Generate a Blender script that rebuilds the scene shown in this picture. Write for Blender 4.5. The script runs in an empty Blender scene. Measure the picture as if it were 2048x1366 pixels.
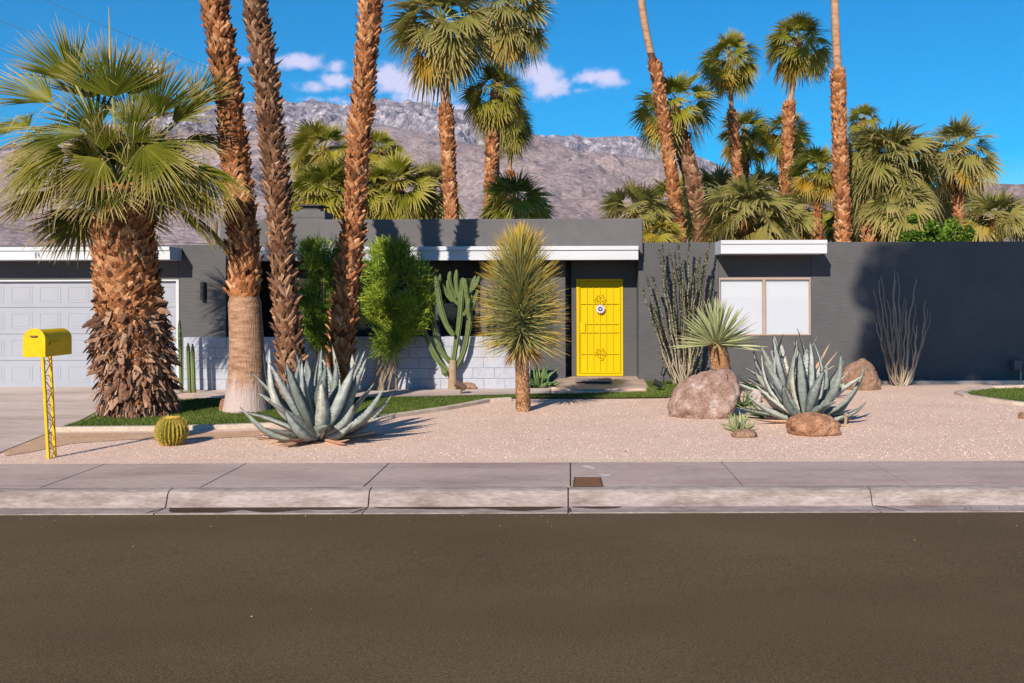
import bpy, math, random
from mathutils import Vector, noise, Matrix
C = bpy.context.scene
COL = C.collection
R = math.radians
# ---------------------------------------------------------------- camera
F, CX, CY, CH, ROLL = 1900.0, 1140.0, 590.0, 1.75, 0.003
cd = bpy.data.cameras.new('camera'); cam = bpy.data.objects.new('camera', cd); COL.objects.link(cam)
cam.location = (0, 0, CH); cam.rotation_euler = (R(90), ROLL, 0)
cd.sensor_width = 36; cd.lens = F/2048*36
cd.shift_x = -(CX-1024)/2048; cd.shift_y = -(683-CY)/2048
cd.clip_start = .1; cd.clip_end = 12000
C.camera = cam
# ---------------------------------------------------------------- sun, sky, exposure
SUN_AZ, SUN_EL = R(20), R(29.5)          # shadows run away from the street and to the right
sd = bpy.data.lights.new('sun', 'SUN'); sun = bpy.data.objects.new('sun', sd); COL.objects.link(sun)
sd.energy = 4.6; sd.angle = R(.5); sd.color = (1, .875, .70)
ldir = Vector((math.sin(SUN_AZ)*math.cos(SUN_EL), math.cos(SUN_AZ)*math.cos(SUN_EL), -math.sin(SUN_EL)))
sun.rotation_euler = ldir.to_track_quat('-Z', 'Y').to_euler()
sun.location = (-8, -20, 14)
C.view_settings.view_transform = 'Standard'; C.view_settings.look = 'None'
C.view_settings.exposure = .66; C.view_settings.gamma = 1
try: C.view_settings.use_curve_mapping = False
except Exception: pass

def NN(nt, typ, **kw):
    n = nt.nodes.new(typ)
    for k, v in kw.items():
        if k.startswith('i_'): n.inputs[k[2:].replace('_', ' ')].default_value = v
        else: setattr(n, k, v)
    return n
def mth(nt, op, a, b=None, c=None, clamp=False):
    n = nt.nodes.new('ShaderNodeMath'); n.operation = op; n.use_clamp = clamp
    for i, x in enumerate((a, b, c)):
        if x is None: continue
        if isinstance(x, (int, float)): n.inputs[i].default_value = x
        else: nt.links.new(x, n.inputs[i])
    return n.outputs[0]

w = bpy.data.worlds.new('World'); C.world = w; w.use_nodes = True
nt = w.node_tree; nt.nodes.clear()
sky = NN(nt, 'ShaderNodeTexSky', sky_type='NISHITA', sun_disc=False, sun_elevation=SUN_EL, sun_rotation=math.pi+SUN_AZ,
         altitude=140, air_density=1.0, dust_density=.1, ozone_density=5)
hs = NN(nt, 'ShaderNodeHueSaturation'); hs.inputs['Hue'].default_value = .494; hs.inputs['Saturation'].default_value = 1.62; hs.inputs['Value'].default_value = 1.0
nt.links.new(sky.outputs[0], hs.inputs['Color'])
b1 = NN(nt, 'ShaderNodeBackground'); b1.inputs['Strength'].default_value = .084
nt.links.new(hs.outputs[0], b1.inputs['Color'])
tc = NN(nt, 'ShaderNodeTexCoord'); sp = NN(nt, 'ShaderNodeSeparateXYZ'); nt.links.new(tc.outputs['Generated'], sp.inputs[0])
dx, dy, dz = sp.outputs
dyp = mth(nt, 'MAXIMUM', dy, .05)
u = mth(nt, 'DIVIDE', dx, dyp); v = mth(nt, 'DIVIDE', dz, dyp)
cmb = NN(nt, 'ShaderNodeCombineXYZ'); nt.links.new(u, cmb.inputs[0]); nt.links.new(v, cmb.inputs[1])
def nz(scale, det=6, rough=.6):
    n = NN(nt, 'ShaderNodeTexNoise'); n.inputs['Scale'].default_value = scale; n.inputs['Detail'].default_value = det
    n.inputs['Roughness'].default_value = rough; nt.links.new(cmb.outputs[0], n.inputs['Vector']); return n.outputs[0]
n1 = nz(48, 8, .62); n2 = nz(14, 3, .5)
uu = mth(nt, 'ADD', u, mth(nt, 'MULTIPLY', mth(nt, 'SUBTRACT', n2, .5), .02))
best = None
CLOUDS = [(597, 121, 48, 17, 1), (572, 118, 26, 12, .8), (668, 133, 25, 15, .7), (672, 160, 34, 16, .95), (640, 172, 38, 14, .8), (640, 198, 48, 8, .6),
          (700, 203, 40, 7, .5), (785, 156, 38, 26, 1.15), (822, 170, 46, 24, 1.1), (850, 162, 40, 24, 1.1), (850, 193, 62, 18, 1.05), (900, 158, 24, 14, .7), (905, 183, 24, 8, .5),
          (1085, 150, 40, 26, 1.1), (1100, 172, 38, 22, 1.1), (1068, 140, 24, 20, 1), (1120, 182, 24, 12, .8), (1178, 155, 28, 13, .95), (1212, 158, 32, 18, 1), (1236, 165, 22, 10, .8),
          (1162, 181, 20, 8, .55), (300, 140, 22, 22, .7), (490, 118, 26, 9, .5), (930, 215, 26, 10, .8)]
for (px, py, a, b, s) in CLOUDS:
    du = mth(nt, 'DIVIDE', mth(nt, 'SUBTRACT', uu, (px-CX)/F), a/F)
    dv = mth(nt, 'DIVIDE', mth(nt, 'SUBTRACT', v, (CY-py)/F), b/F)
    q = mth(nt, 'ADD', mth(nt, 'MULTIPLY', du, du), mth(nt, 'MULTIPLY', dv, dv))
    g = mth(nt, 'MULTIPLY', mth(nt, 'POWER', 2.718, mth(nt, 'MULTIPLY', q, -.75)), s)
    best = g if best is None else mth(nt, 'MAXIMUM', best, g)
dens = mth(nt, 'ADD', best, mth(nt, 'MULTIPLY', mth(nt, 'SUBTRACT', n1, .5), 1.5))
dens = mth(nt, 'MULTIPLY', dens, mth(nt, 'GREATER_THAN', best, .12))
mr = NN(nt, 'ShaderNodeMapRange', interpolation_type='SMOOTHSTEP'); nt.links.new(dens, mr.inputs[0])
mr.inputs[1].default_value = .22; mr.inputs[2].default_value = .95; mr.inputs[4].default_value = .9
mask = mth(nt, 'MULTIPLY', mr.outputs[0], mth(nt, 'GREATER_THAN', dy, .3))
b2 = NN(nt, 'ShaderNodeBackground'); b2.inputs['Color'].default_value = (.50, .49, .66, 1); b2.inputs['Strength'].default_value = 1.0
mx = NN(nt, 'ShaderNodeMixShader'); nt.links.new(mask, mx.inputs[0]); nt.links.new(b1.outputs[0], mx.inputs[1]); nt.links.new(b2.outputs[0], mx.inputs[2])
wo = NN(nt, 'ShaderNodeOutputWorld'); nt.links.new(mx.outputs[0], wo.inputs[0])

# ---------------------------------------------------------------- helpers
def P(px, py, Y):
    py = py + ROLL*(px-CX)
    return Vector(((px-CX)*Y/F, Y, CH+(CY-py)*Y/F))
def G(px, py, z=0.0):
    py2 = py + ROLL*(px-CX)
    return P(px, py, F*(CH-z)/(py2-CY))
def XX(px, Y): return (px-CX)*Y/F
def ZZ(py, Y): return CH+(CY-py)*Y/F

OFF = {}
class MB:
    def __init__(s): s.v = []; s.f = []; s.m = []; s.c = []
    def add(s, vs, fs, col=(.5, .5, .5), mi=0):
        n = len(s.v); s.v.extend([tuple(x) for x in vs])
        if isinstance(col, list): s.c.extend(col)
        else: s.c.extend([col]*len(vs))
        s.f.extend([tuple(i+n for i in f) for f in fs]); s.m.extend([mi]*len(fs))
    def box(s, x0, x1, y0, y1, z0, z1, col=(.5, .5, .5), mi=0):
        s.add([(x0,y0,z0),(x1,y0,z0),(x1,y1,z0),(x0,y1,z0),(x0,y0,z1),(x1,y0,z1),(x1,y1,z1),(x0,y1,z1)],
              [(0,3,2,1),(4,5,6,7),(0,1,5,4),(1,2,6,5),(2,3,7,6),(3,0,4,7)], col, mi)
    def tube(s, pts, rads, n=8, col=(.5, .5, .5), mi=0, cap=True, star=0, flat=1):
        pts = [Vector(p) for p in pts]
        if not isinstance(rads, (list, tuple)): rads = [rads]*len(pts)
        vs = []; cs = []; ref = None
        for i, p in enumerate(pts):
            t = (pts[min(i+1, len(pts)-1)]-pts[max(i-1, 0)])
            if t.length < 1e-9: t = Vector((0,0,1))
            t.normalize()
            if ref is None:
                ref = Vector((1,0,0)) if abs(t.x) < .8 else Vector((0,1,0))
            a = (ref-t*ref.dot(t)).normalized(); b = t.cross(a); ref = a
            for k in range(n):
                th = 2*math.pi*k/n
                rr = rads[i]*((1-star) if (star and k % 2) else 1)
                vs.append(p+a*(math.cos(th)*rr)+b*(math.sin(th)*rr*flat))
        fs = []
        for i in range(len(pts)-1):
            for k in range(n):
                k2 = (k+1) % n
                fs.append((i*n+k, i*n+k2, (i+1)*n+k2, (i+1)*n+k))
        if cap:
            fs.append(tuple(range(n-1, -1, -1))); fs.append(tuple((len(pts)-1)*n+k for k in range(n)))
        if star:
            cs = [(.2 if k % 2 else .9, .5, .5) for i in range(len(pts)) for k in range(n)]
            s.add(vs, fs, cs, mi)
        else: s.add(vs, fs, col, mi)
    def build(s, name, mat, parent=None, origin=None, smooth=False, bevel=0):
        off = OFF.get(parent.name, Vector((0,0,0))) if parent else Vector(origin or (0,0,0))
        me = bpy.data.meshes.new(name)
        me.from_pydata([(x-off.x, y-off.y, z-off.z) for (x,y,z) in s.v], [], s.f)
        mats = mat if isinstance(mat, (list, tuple)) else [mat]
        for m in mats: me.materials.append(m)
        if len(mats) > 1: me.polygons.foreach_set('material_index', s.m)
        ca = me.color_attributes.new('Col', 'FLOAT_COLOR', 'POINT')
        buf = []
        for c in s.c: buf.extend((c[0], c[1], c[2], 1))
        ca.data.foreach_set('color', buf)
        if smooth: me.polygons.foreach_set('use_smooth', [True]*len(me.polygons))
        me.update()
        o = bpy.data.objects.new(name, me); COL.objects.link(o)
        if parent: o.parent = parent
        else: o.location = off
        OFF[o.name] = off
        if bevel:
            md = o.modifiers.new('bevel', 'BEVEL'); md.width = bevel; md.segments = 2; md.limit_method = 'ANGLE'
        return o
def tag(o, label=None, cat=None, group=None, kind=None):
    if label: o['label'] = label
    if cat: o['category'] = cat
    if group: o['group'] = group
    if kind: o['kind'] = kind
    return o
def thing(name, loc, label, cat, group=None):
    o = bpy.data.objects.new(name, None); COL.objects.link(o); o.location = loc; o.empty_display_size = .2
    OFF[o.name] = Vector(loc); return tag(o, label, cat, group)
def lerp(a, b, t): return a+(b-a)*t
def interp(x, xs, ys):
    if x <= xs[0]: return ys[0]
    for i in range(len(xs)-1):
        if x <= xs[i+1]:
            t = (x-xs[i])/(xs[i+1]-xs[i]); return ys[i]+(ys[i+1]-ys[i])*t
    return ys[-1]

# ---------------------------------------------------------------- materials
def mat(name, cols, scale=3, rough=.8, bump=0, bscale=30, bdet=6, attr=None, stretch=(1,1,1), spec=.3, trans=0, fine=None, metal=0, det=5, vor=None, coat=0, tipc=None, bstretch=None, sharp=False):
    """cols: list of colours spread on a noise ramp (or on the per-piece random number when attr is set)"""
    m = bpy.data.materials.new(name); m.use_nodes = True
    t = m.node_tree; t.nodes.clear(); L = t.links
    out = NN(t, 'ShaderNodeOutputMaterial'); bs = NN(t, 'ShaderNodeBsdfPrincipled')
    bs.inputs['Roughness'].default_value = rough; bs.inputs['Specular IOR Level'].default_value = spec; bs.inputs['Metallic'].default_value = metal
    if coat: bs.inputs['Coat Weight'].default_value = coat
    tcn = NN(t, 'ShaderNodeTexCoord'); mp = NN(t, 'ShaderNodeMapping'); mp.inputs['Scale'].default_value = stretch
    L.new(tcn.outputs['Object'], mp.inputs[0])
    no = NN(t, 'ShaderNodeTexNoise'); no.inputs['Scale'].default_value = scale; no.inputs['Detail'].default_value = det; no.inputs['Roughness'].default_value = .6
    L.new(mp.outputs[0], no.inputs['Vector'])
    cr = NN(t, 'ShaderNodeValToRGB'); el = cr.color_ramp.elements
    n = len(cols); lo, hi = (0, 1) if attr else ((.42, .58) if sharp else (.3, .7))
    while len(el) < n: el.new(.5)
    for i, c in enumerate(cols):
        el[i].position = lo+(hi-lo)*(i/max(1, n-1)); 
    for i, c in enumerate(cols): el[i].color = (*c, 1)
    if attr:
        at = NN(t, 'ShaderNodeAttribute'); at.attribute_name = 'Col'; se = NN(t, 'ShaderNodeSeparateColor'); L.new(at.outputs['Color'], se.inputs[0])
        x = mth(t, 'ADD', se.outputs[0], mth(t, 'MULTIPLY', mth(t, 'SUBTRACT', no.outputs[0], .5), .5))
        L.new(x, cr.inputs[0])
    elif vor:
        vo = NN(t, 'ShaderNodeTexVoronoi'); vo.inputs['Scale'].default_value = vor; L.new(mp.outputs[0], vo.inputs['Vector'])
        se = NN(t, 'ShaderNodeSeparateColor'); L.new(vo.outputs['Color'], se.inputs[0])
        x = mth(t, 'ADD', mth(t, 'MULTIPLY', se.outputs[0], .62), mth(t, 'MULTIPLY', no.outputs[0], .38)); L.new(x, cr.inputs[0])
    else: L.new(no.outputs[0], cr.inputs[0])
    colout = cr.outputs[0]
    if fine:
        fn = NN(t, 'ShaderNodeTexNoise'); fn.inputs['Scale'].default_value = fine[0]; fn.inputs['Detail'].default_value = 3; L.new(mp.outputs[0], fn.inputs['Vector'])
        fr = NN(t, 'ShaderNodeMapRange'); fr.inputs[1].default_value = .3; fr.inputs[2].default_value = .7
        fr.inputs[3].default_value = 1-fine[1]; fr.inputs[4].default_value = 1+fine[1]; L.new(fn.outputs[0], fr.inputs[0])
        mm = NN(t, 'ShaderNodeMix', data_type='RGBA', blend_type='MULTIPLY'); mm.inputs[0].default_value = 1
        L.new(colout, mm.inputs[6]); L.new(fr.outputs[0], mm.inputs[7]); colout = mm.outputs[2]
    if tipc and attr:
        tm = NN(t, 'ShaderNodeMix', data_type='RGBA'); tr = NN(t, 'ShaderNodeMapRange', interpolation_type='SMOOTHSTEP')
        tr.inputs[1].default_value = tipc[1]; tr.inputs[2].default_value = 1.0; tr.inputs[4].default_value = tipc[2]
        L.new(se.outputs[1], tr.inputs[0]); L.new(tr.outputs[0], tm.inputs[0]); L.new(colout, tm.inputs[6]); tm.inputs[7].default_value = (*tipc[0], 1); colout = tm.outputs[2]
    L.new(colout, bs.inputs['Base Color'])
    if bump:
        bn = NN(t, 'ShaderNodeBump'); bn.inputs['Distance'].default_value = bump; bn.inputs['Strength'].default_value = 1
        if vor and bscale == 0:
            v2 = NN(t, 'ShaderNodeTexVoronoi'); v2.inputs['Scale'].default_value = vor; L.new(mp.outputs[0], v2.inputs['Vector'])
            L.new(mth(t, 'SUBTRACT', 1, v2.outputs['Distance']), bn.inputs['Height'])
        else:
            b = NN(t, 'ShaderNodeTexNoise'); b.inputs['Scale'].default_value = bscale; b.inputs['Detail'].default_value = bdet
            if bstretch:
                mp2 = NN(t, 'ShaderNodeMapping'); mp2.inputs['Scale'].default_value = bstretch; L.new(tcn.outputs['Object'], mp2.inputs[0]); L.new(mp2.outputs[0], b.inputs['Vector'])
            else: L.new(mp.outputs[0], b.inputs['Vector'])
            L.new(b.outputs[0], bn.inputs['Height'])
        L.new(bn.outputs[0], bs.inputs['Normal'])
    if trans:
        tl = NN(t, 'ShaderNodeBsdfTranslucent'); L.new(colout, tl.inputs[0]); ms = NN(t, 'ShaderNodeMixShader'); ms.inputs[0].default_value = trans
        L.new(bs.outputs[0], ms.inputs[1]); L.new(tl.outputs[0], ms.inputs[2]); L.new(ms.outputs[0], out.inputs[0])
    else: L.new(bs.outputs[0], out.inputs[0])
    return m
M = {}
M['asphalt'] = mat('asphalt', [(.074,.051,.029),(.110,.078,.046)], scale=.3, rough=.95, spec=.12, bump=.003, bscale=150, fine=(95,.42), stretch=(.8,1.3,1))
M['concrete'] = mat('sidewalk_concrete', [(.27,.205,.19),(.36,.28,.26),(.40,.315,.29)], scale=1.1, rough=.85, bump=.003, bscale=60, fine=(14,.12), stretch=(.6,1.8,1))
M['kerb'] = mat('kerb_concrete', [(.17,.13,.12),(.27,.22,.215),(.35,.30,.30)], scale=3.5, rough=.85, bump=.006, bscale=40, fine=(20,.18), stretch=(.7,2,3))
M['drive'] = mat('driveway_concrete', [(.34,.27,.24),(.48,.39,.35),(.56,.46,.42)], scale=.9, rough=.85, bump=.003, bscale=40, fine=(9,.12), stretch=(.35,1.2,1))
M['edging'] = mat('edging_concrete', [(.38,.31,.26),(.52,.44,.38)], scale=3, rough=.9, bump=.006, bscale=30, fine=(25,.15))
M['gravel'] = mat('gravel', [(.46,.31,.24),(.60,.435,.36),(.64,.47,.395),(.72,.56,.48)], scale=.9, rough=.95, bump=.003, bscale=0, vor=100, spec=.1)
M['pebble'] = mat('pebble', [(.36,.22,.17),(.66,.46,.38),(.8,.64,.56)], attr=1, scale=5, rough=.9)
M['dirt'] = mat('dirt', [(.40,.25,.16),(.52,.35,.24)], scale=3, rough=.95, bump=.01, bscale=30, fine=(50,.25))
M['ground'] = mat('desert_ground', [(.30,.22,.17),(.40,.31,.25)], scale=.05, rough=.95, bump=.02, bscale=3, fine=(2,.2))
M['grass'] = mat('grass', [(.055,.095,.014),(.10,.15,.024),(.16,.20,.04)], attr=1, scale=2, rough=.7, trans=.3)
M['turf'] = mat('turf', [(.05,.075,.015),(.10,.12,.03)], scale=6, rough=.9, bump=.02, bscale=60)
M['wallgrey'] = mat('grey_painted_stucco', [(.064,.066,.075),(.080,.080,.089)], scale=.8, rough=.75, bump=.010, bscale=9, fine=(5,.05), stretch=(1,1,1), bstretch=(.5,1,4.5))
M['parapet'] = mat('grey_parapet_stucco', [(.088,.087,.096),(.112,.108,.117)], scale=.8, rough=.8, bump=.006, bscale=12, fine=(4,.06))
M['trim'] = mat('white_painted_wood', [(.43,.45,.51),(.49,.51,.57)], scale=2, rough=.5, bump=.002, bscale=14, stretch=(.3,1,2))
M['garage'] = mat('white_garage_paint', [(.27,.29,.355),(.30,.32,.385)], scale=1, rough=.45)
M['frame'] = mat('tan_window_frame', [(.30,.22,.19),(.36,.27,.23)], scale=3, rough=.5)
M['shade'] = mat('white_window_shade', [(.46,.48,.56),(.49,.51,.59)], scale=.6, rough=.55)
M['glass'] = mat('dark_window_glass', [(.012,.016,.018),(.02,.025,.028)], scale=.6, rough=.08, spec=.6)
M['block'] = mat('white_painted_block', [(.30,.325,.40),(.385,.41,.49)], scale=1.6, rough=.8, bump=.008, bscale=22, fine=(14,.08))
M['mortar'] = mat('block_mortar', [(.24,.25,.33),(.28,.29,.37)], scale=5, rough=.9)
M['yellow'] = mat('yellow_door_paint', [(.53,.37,.0),(.56,.39,.001)], scale=3, rough=.5, spec=.12)
M['yellow2'] = mat('yellow_mailbox_paint', [(.60,.36,.002),(.66,.42,.003)], scale=5, rough=.35, fine=(30,.08))
M['black'] = mat('black_metal', [(.015,.015,.015),(.03,.03,.03)], scale=9, rough=.5)
M['bronze'] = mat('bronze_metal', [(.10,.06,.04),(.16,.11,.08)], scale=9, rough=.5)
M['rust'] = mat('rusty_iron', [(.13,.055,.025),(.20,.09,.04)], scale=14, rough=.8, bump=.002, bscale=90)
M['mat'] = mat('doormat', [(.22,.17,.17),(.34,.27,.27)], scale=20, rough=.95, stretch=(1,8,1))
M['slab'] = mat('entry_slab', [(.26,.17,.14),(.42,.32,.27),(.5,.4,.35)], scale=1.6, rough=.6, stretch=(.5,2,1), fine=(10,.12))
M['pink'] = mat('pink_ceramic', [(.6,.42,.42),(.65,.5,.5)], scale=9, rough=.4)
M['navy'] = mat('dark_blue_glaze', [(.03,.05,.09),(.04,.06,.12)], scale=9, rough=.2)
M['boots'] = mat('palm_leaf_bases', [(.045,.016,.007),(.14,.048,.017),(.27,.10,.036),(.38,.17,.075),(.50,.28,.15)], attr=1, scale=7, rough=.85, bump=.004, bscale=60, fine=(30,.2))
M['boots_grey_shaded'] = mat('palm_leaf_bases_weathered_shaded', [(.03,.012,.006),(.08,.033,.016),(.145,.066,.034),(.23,.12,.068),(.36,.22,.14)], attr=1, scale=7, rough=.85, bump=.004, bscale=60, fine=(30,.2))  # weathered bases, darkened further to paint the second front trunk's shade
M['husk'] = mat('dead_palm_husks', [(.06,.028,.018),(.16,.08,.05),(.28,.16,.105),(.42,.28,.20)], attr=1, scale=5, rough=.9, bump=.004, bscale=60, fine=(30,.25), trans=.05)
M['core'] = mat('palm_trunk_core', [(.05,.025,.015),(.13,.06,.03)], scale=8, rough=.9, bump=.01, bscale=20)
M['smooth'] = mat('smooth_palm_bark', [(.22,.12,.07),(.36,.21,.135),(.44,.275,.19)], scale=4, rough=.85, bump=.012, bscale=9, stretch=(1,1,3.5), bstretch=(2,2,14), fine=(30,.15))
M['whitewash'] = mat('whitewashed_bark', [(.30,.22,.18),(.46,.37,.33),(.54,.47,.44)], scale=5, rough=.9, bump=.014, bscale=7, stretch=(4,4,.5), bstretch=(7,7,.8), fine=(30,.15))
def flare_mat():
    m = mat('whitewashed_flare', [(.17,.085,.05),(.31,.18,.115),(.41,.26,.18)], scale=3.5, rough=.9, bump=.016, bscale=6, stretch=(1.5,1.5,5), bstretch=(8,8,1.2), fine=(34,.3), det=10)
    t = m.node_tree; L = t.links; bs = [n for n in t.nodes if n.type == 'BSDF_PRINCIPLED'][0]; src = bs.inputs['Base Color'].links[0].from_socket
    tcn = [n for n in t.nodes if n.type == 'TEX_COORD'][0]; sz = NN(t, 'ShaderNodeSeparateXYZ'); L.new(tcn.outputs['Object'], sz.inputs[0])
    mp = NN(t, 'ShaderNodeMapping'); mp.inputs['Scale'].default_value = (14, 14, 1.2); L.new(tcn.outputs['Object'], mp.inputs[0])
    n_ = NN(t, 'ShaderNodeTexNoise'); n_.inputs['Scale'].default_value = 1; n_.inputs['Detail'].default_value = 5; L.new(mp.outputs[0], n_.inputs['Vector'])
    x = mth(t, 'ADD', sz.outputs[2], mth(t, 'MULTIPLY', mth(t, 'SUBTRACT', n_.outputs[0], .5), .9))
    mr_ = NN(t, 'ShaderNodeMapRange', interpolation_type='SMOOTHSTEP'); L.new(x, mr_.inputs[0]); mr_.inputs[1].default_value = .62; mr_.inputs[2].default_value = .22; mr_.inputs[3].default_value = 0; mr_.inputs[4].default_value = .85
    mx_ = NN(t, 'ShaderNodeMix', data_type='RGBA'); L.new(mr_.outputs[0], mx_.inputs[0]); L.new(src, mx_.inputs[6]); mx_.inputs[7].default_value = (.44, .37, .37, 1); L.new(mx_.outputs[2], bs.inputs['Base Color'])
    return m
M['flare'] = flare_mat()
gr = [(.05,.07,.006),(.11,.135,.010),(.18,.195,.016),(.26,.25,.026),(.34,.29,.04),(.42,.24,.01)]
M['leaf_green'] = mat('palm_leaf_green', gr, attr=1, scale=1.5, rough=.5, trans=.42, tipc=((.46,.38,.13),.4,.8), spec=.2)
M['leaf_olive'] = mat('palm_leaf_olive', [(.08,.09,.022),(.145,.155,.036),(.215,.21,.055),(.285,.26,.075),(.36,.30,.09),(.42,.25,.02)], attr=1, scale=1.5, rough=.5, trans=.42, tipc=((.42,.35,.16),.45,.8), spec=.2)
M['leaf_near'] = mat('fan_palm_leaf', [(.045,.062,.005),(.095,.115,.009),(.16,.17,.016),(.24,.225,.028),(.33,.28,.045),(.42,.30,.05)], attr=1, scale=3, rough=.5, trans=.28, tipc=((.52,.41,.17),.5,.95), spec=.25)
M['petiole'] = mat('palm_petiole', [(.16,.19,.05),(.30,.28,.08),(.42,.27,.10)], attr=1, scale=3, rough=.5)
M['dead'] = mat('dead_palm_frond', [(.30,.17,.06),(.42,.26,.12),(.5,.36,.2)], attr=1, scale=2, rough=.8, trans=.2)
M['agave'] = mat('agave_leaf', [(.15,.18,.165),(.22,.25,.24),(.30,.33,.325),(.43,.44,.39)], attr=1, scale=4, rough=.6, trans=0, tipc=((.10,.05,.03),.93,.95), fine=(16,.22), bump=.004, bscale=26, spec=.2)
M['agave_dead'] = mat('dead_agave_leaf', [(.22,.12,.08),(.42,.25,.17),(.52,.36,.26)], attr=1, scale=5, rough=.85)
M['agave_green'] = mat('green_agave_leaf', [(.06,.13,.045),(.11,.19,.07),(.2,.25,.1)], attr=1, scale=5, rough=.5)
M['yucca'] = mat('yucca_leaf', [(.17,.20,.09),(.26,.28,.12),(.36,.36,.15),(.46,.40,.11)], attr=1, scale=2, rough=.45, trans=.2, tipc=((.62,.40,.03),.5,.9))
M['yucca_pale'] = mat('pale_yucca_leaf', [(.20,.25,.10),(.30,.34,.16),(.46,.46,.26)], attr=1, scale=6, rough=.5, trans=.12, tipc=((.5,.38,.2),.9,.7))
M['yuccatrunk'] = mat('yucca_bark', [(.16,.075,.035),(.33,.175,.085),(.46,.29,.17)], attr=1, scale=6, rough=.9, bump=.003, bscale=60)
M['pencil'] = mat('pencil_bush_twig', [(.035,.075,.006),(.10,.17,.014),(.21,.30,.02),(.38,.43,.05)], attr=1, scale=1.5, rough=.6, trans=0)
M['stick'] = mat('woody_stem', [(.2,.15,.10),(.34,.27,.2)], attr=1, scale=8, rough=.9)
M['cactus'] = mat('cactus_skin', [(.03,.05,.012),(.07,.105,.03),(.12,.16,.06),(.19,.21,.09)], attr=1, scale=5, rough=.6, fine=(16,.18))
M['cactus_old'] = mat('old_cactus_bark', [(.25,.17,.11),(.36,.27,.19)], scale=8, rough=.9, bump=.004, bscale=30)
M['barrel'] = mat('barrel_cactus_skin', [(.07,.085,.01),(.18,.16,.02),(.34,.26,.04)], attr=1, scale=6, rough=.7)
M['spine'] = mat('golden_spine', [(.55,.36,.05),(.7,.5,.12)], attr=1, scale=8, rough=.6)
M['ocotillo'] = mat('ocotillo_cane', [(.16,.12,.09),(.30,.24,.18),(.40,.34,.27)], attr=1, scale=9, rough=.9)
M['ocoleaf'] = mat('ocotillo_leaf', [(.045,.075,.008),(.11,.15,.02),(.22,.25,.045)], attr=1, scale=9, rough=.7, trans=.2)
M['rock'] = mat('pink_granite', [(.14,.075,.055),(.22,.135,.11),(.28,.19,.165),(.42,.36,.36)], scale=4.2, rough=.9, bump=.05, bscale=7, bdet=10, fine=(40,.35), det=12)
M['rock_red'] = mat('red_boulder', [(.16,.07,.04),(.27,.135,.08),(.36,.21,.14)], scale=4, rough=.9, bump=.035, bscale=12, bdet=10, fine=(45,.4), det=10)
M['rock_dark'] = mat('brown_boulder', [(.13,.075,.05),(.22,.13,.09),(.30,.20,.15)], scale=4, rough=.9, bump=.035, bscale=12, bdet=10, fine=(45,.35), det=10)
M['rock_pale'] = mat('pale_rock', [(.34,.28,.27),(.48,.42,.42)], scale=5, rough=.9, bump=.02, bscale=12, fine=(30,.2))
M['bushleaf'] = mat('green_shrub_leaf', [(.05,.10,.01),(.11,.20,.02),(.2,.3,.03)], attr=1, scale=2, rough=.5, trans=.3)
M['range'] = mat('haze_tinted_granite', [(.09,.085,.115),(.18,.165,.20),(.44,.40,.45)], scale=.024, rough=1, det=12, stretch=(1.6,.7,.6), fine=(.10,.45), bump=9, bscale=.035)  # granite with distance haze painted in as a lilac blue shift
M['foothill'] = mat('haze_tinted_foothill', [(.18,.14,.145),(.24,.19,.20),(.285,.23,.24)], scale=.012, rough=1, det=12, fine=(.28,.36), bump=4, bscale=.08)  # scrub colours tinted mauve to stand in for thicker haze
M['farhill'] = mat('far_hill', [(.15,.115,.12),(.21,.165,.17)], scale=.006, rough=1, det=10, fine=(.08,.3), bump=6, bscale=.03)
M['wire'] = mat('black_cable', [(.02,.02,.02),(.03,.03,.03)], scale=9, rough=.6)
M['wood'] = mat('weathered_pole', [(.16,.10,.07),(.26,.18,.12)], scale=5, rough=.9, stretch=(4,4,.4))
gm = bpy.data.materials.new('clear_pane'); gm.use_nodes = True; t = gm.node_tree; t.nodes.clear()
g1_ = NN(t, 'ShaderNodeBsdfTransparent'); g1_.inputs[0].default_value = (.97, .98, .99, 1); g2_ = NN(t, 'ShaderNodeBsdfGlossy'); g2_.inputs['Roughness'].default_value = .02; fr_ = NN(t, 'ShaderNodeFresnel'); g3_ = NN(t, 'ShaderNodeMixShader'); g4_ = NN(t, 'ShaderNodeOutputMaterial')
t.links.new(fr_.outputs[0], g3_.inputs[0]); t.links.new(g1_.outputs[0], g3_.inputs[1]); t.links.new(g2_.outputs[0], g3_.inputs[2]); t.links.new(g3_.outputs[0], g4_.inputs[0]); M['clear'] = gm
M['water'] = mat('puddle_water', [(.035,.02,.012),(.05,.03,.018)], scale=2, rough=.5, spec=.1)
M['crack'] = mat('crack_dirt', [(.05,.035,.025),(.08,.06,.04)], scale=9, rough=1)
M['litter'] = mat('leaf_litter', [(.12,.05,.02),(.34,.18,.06),(.5,.38,.2)], attr=1, scale=5, rough=.9)
M['efflo'] = mat('pale_concrete_patch', [(.42,.37,.36),(.5,.45,.44)], scale=9, rough=.9)

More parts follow.
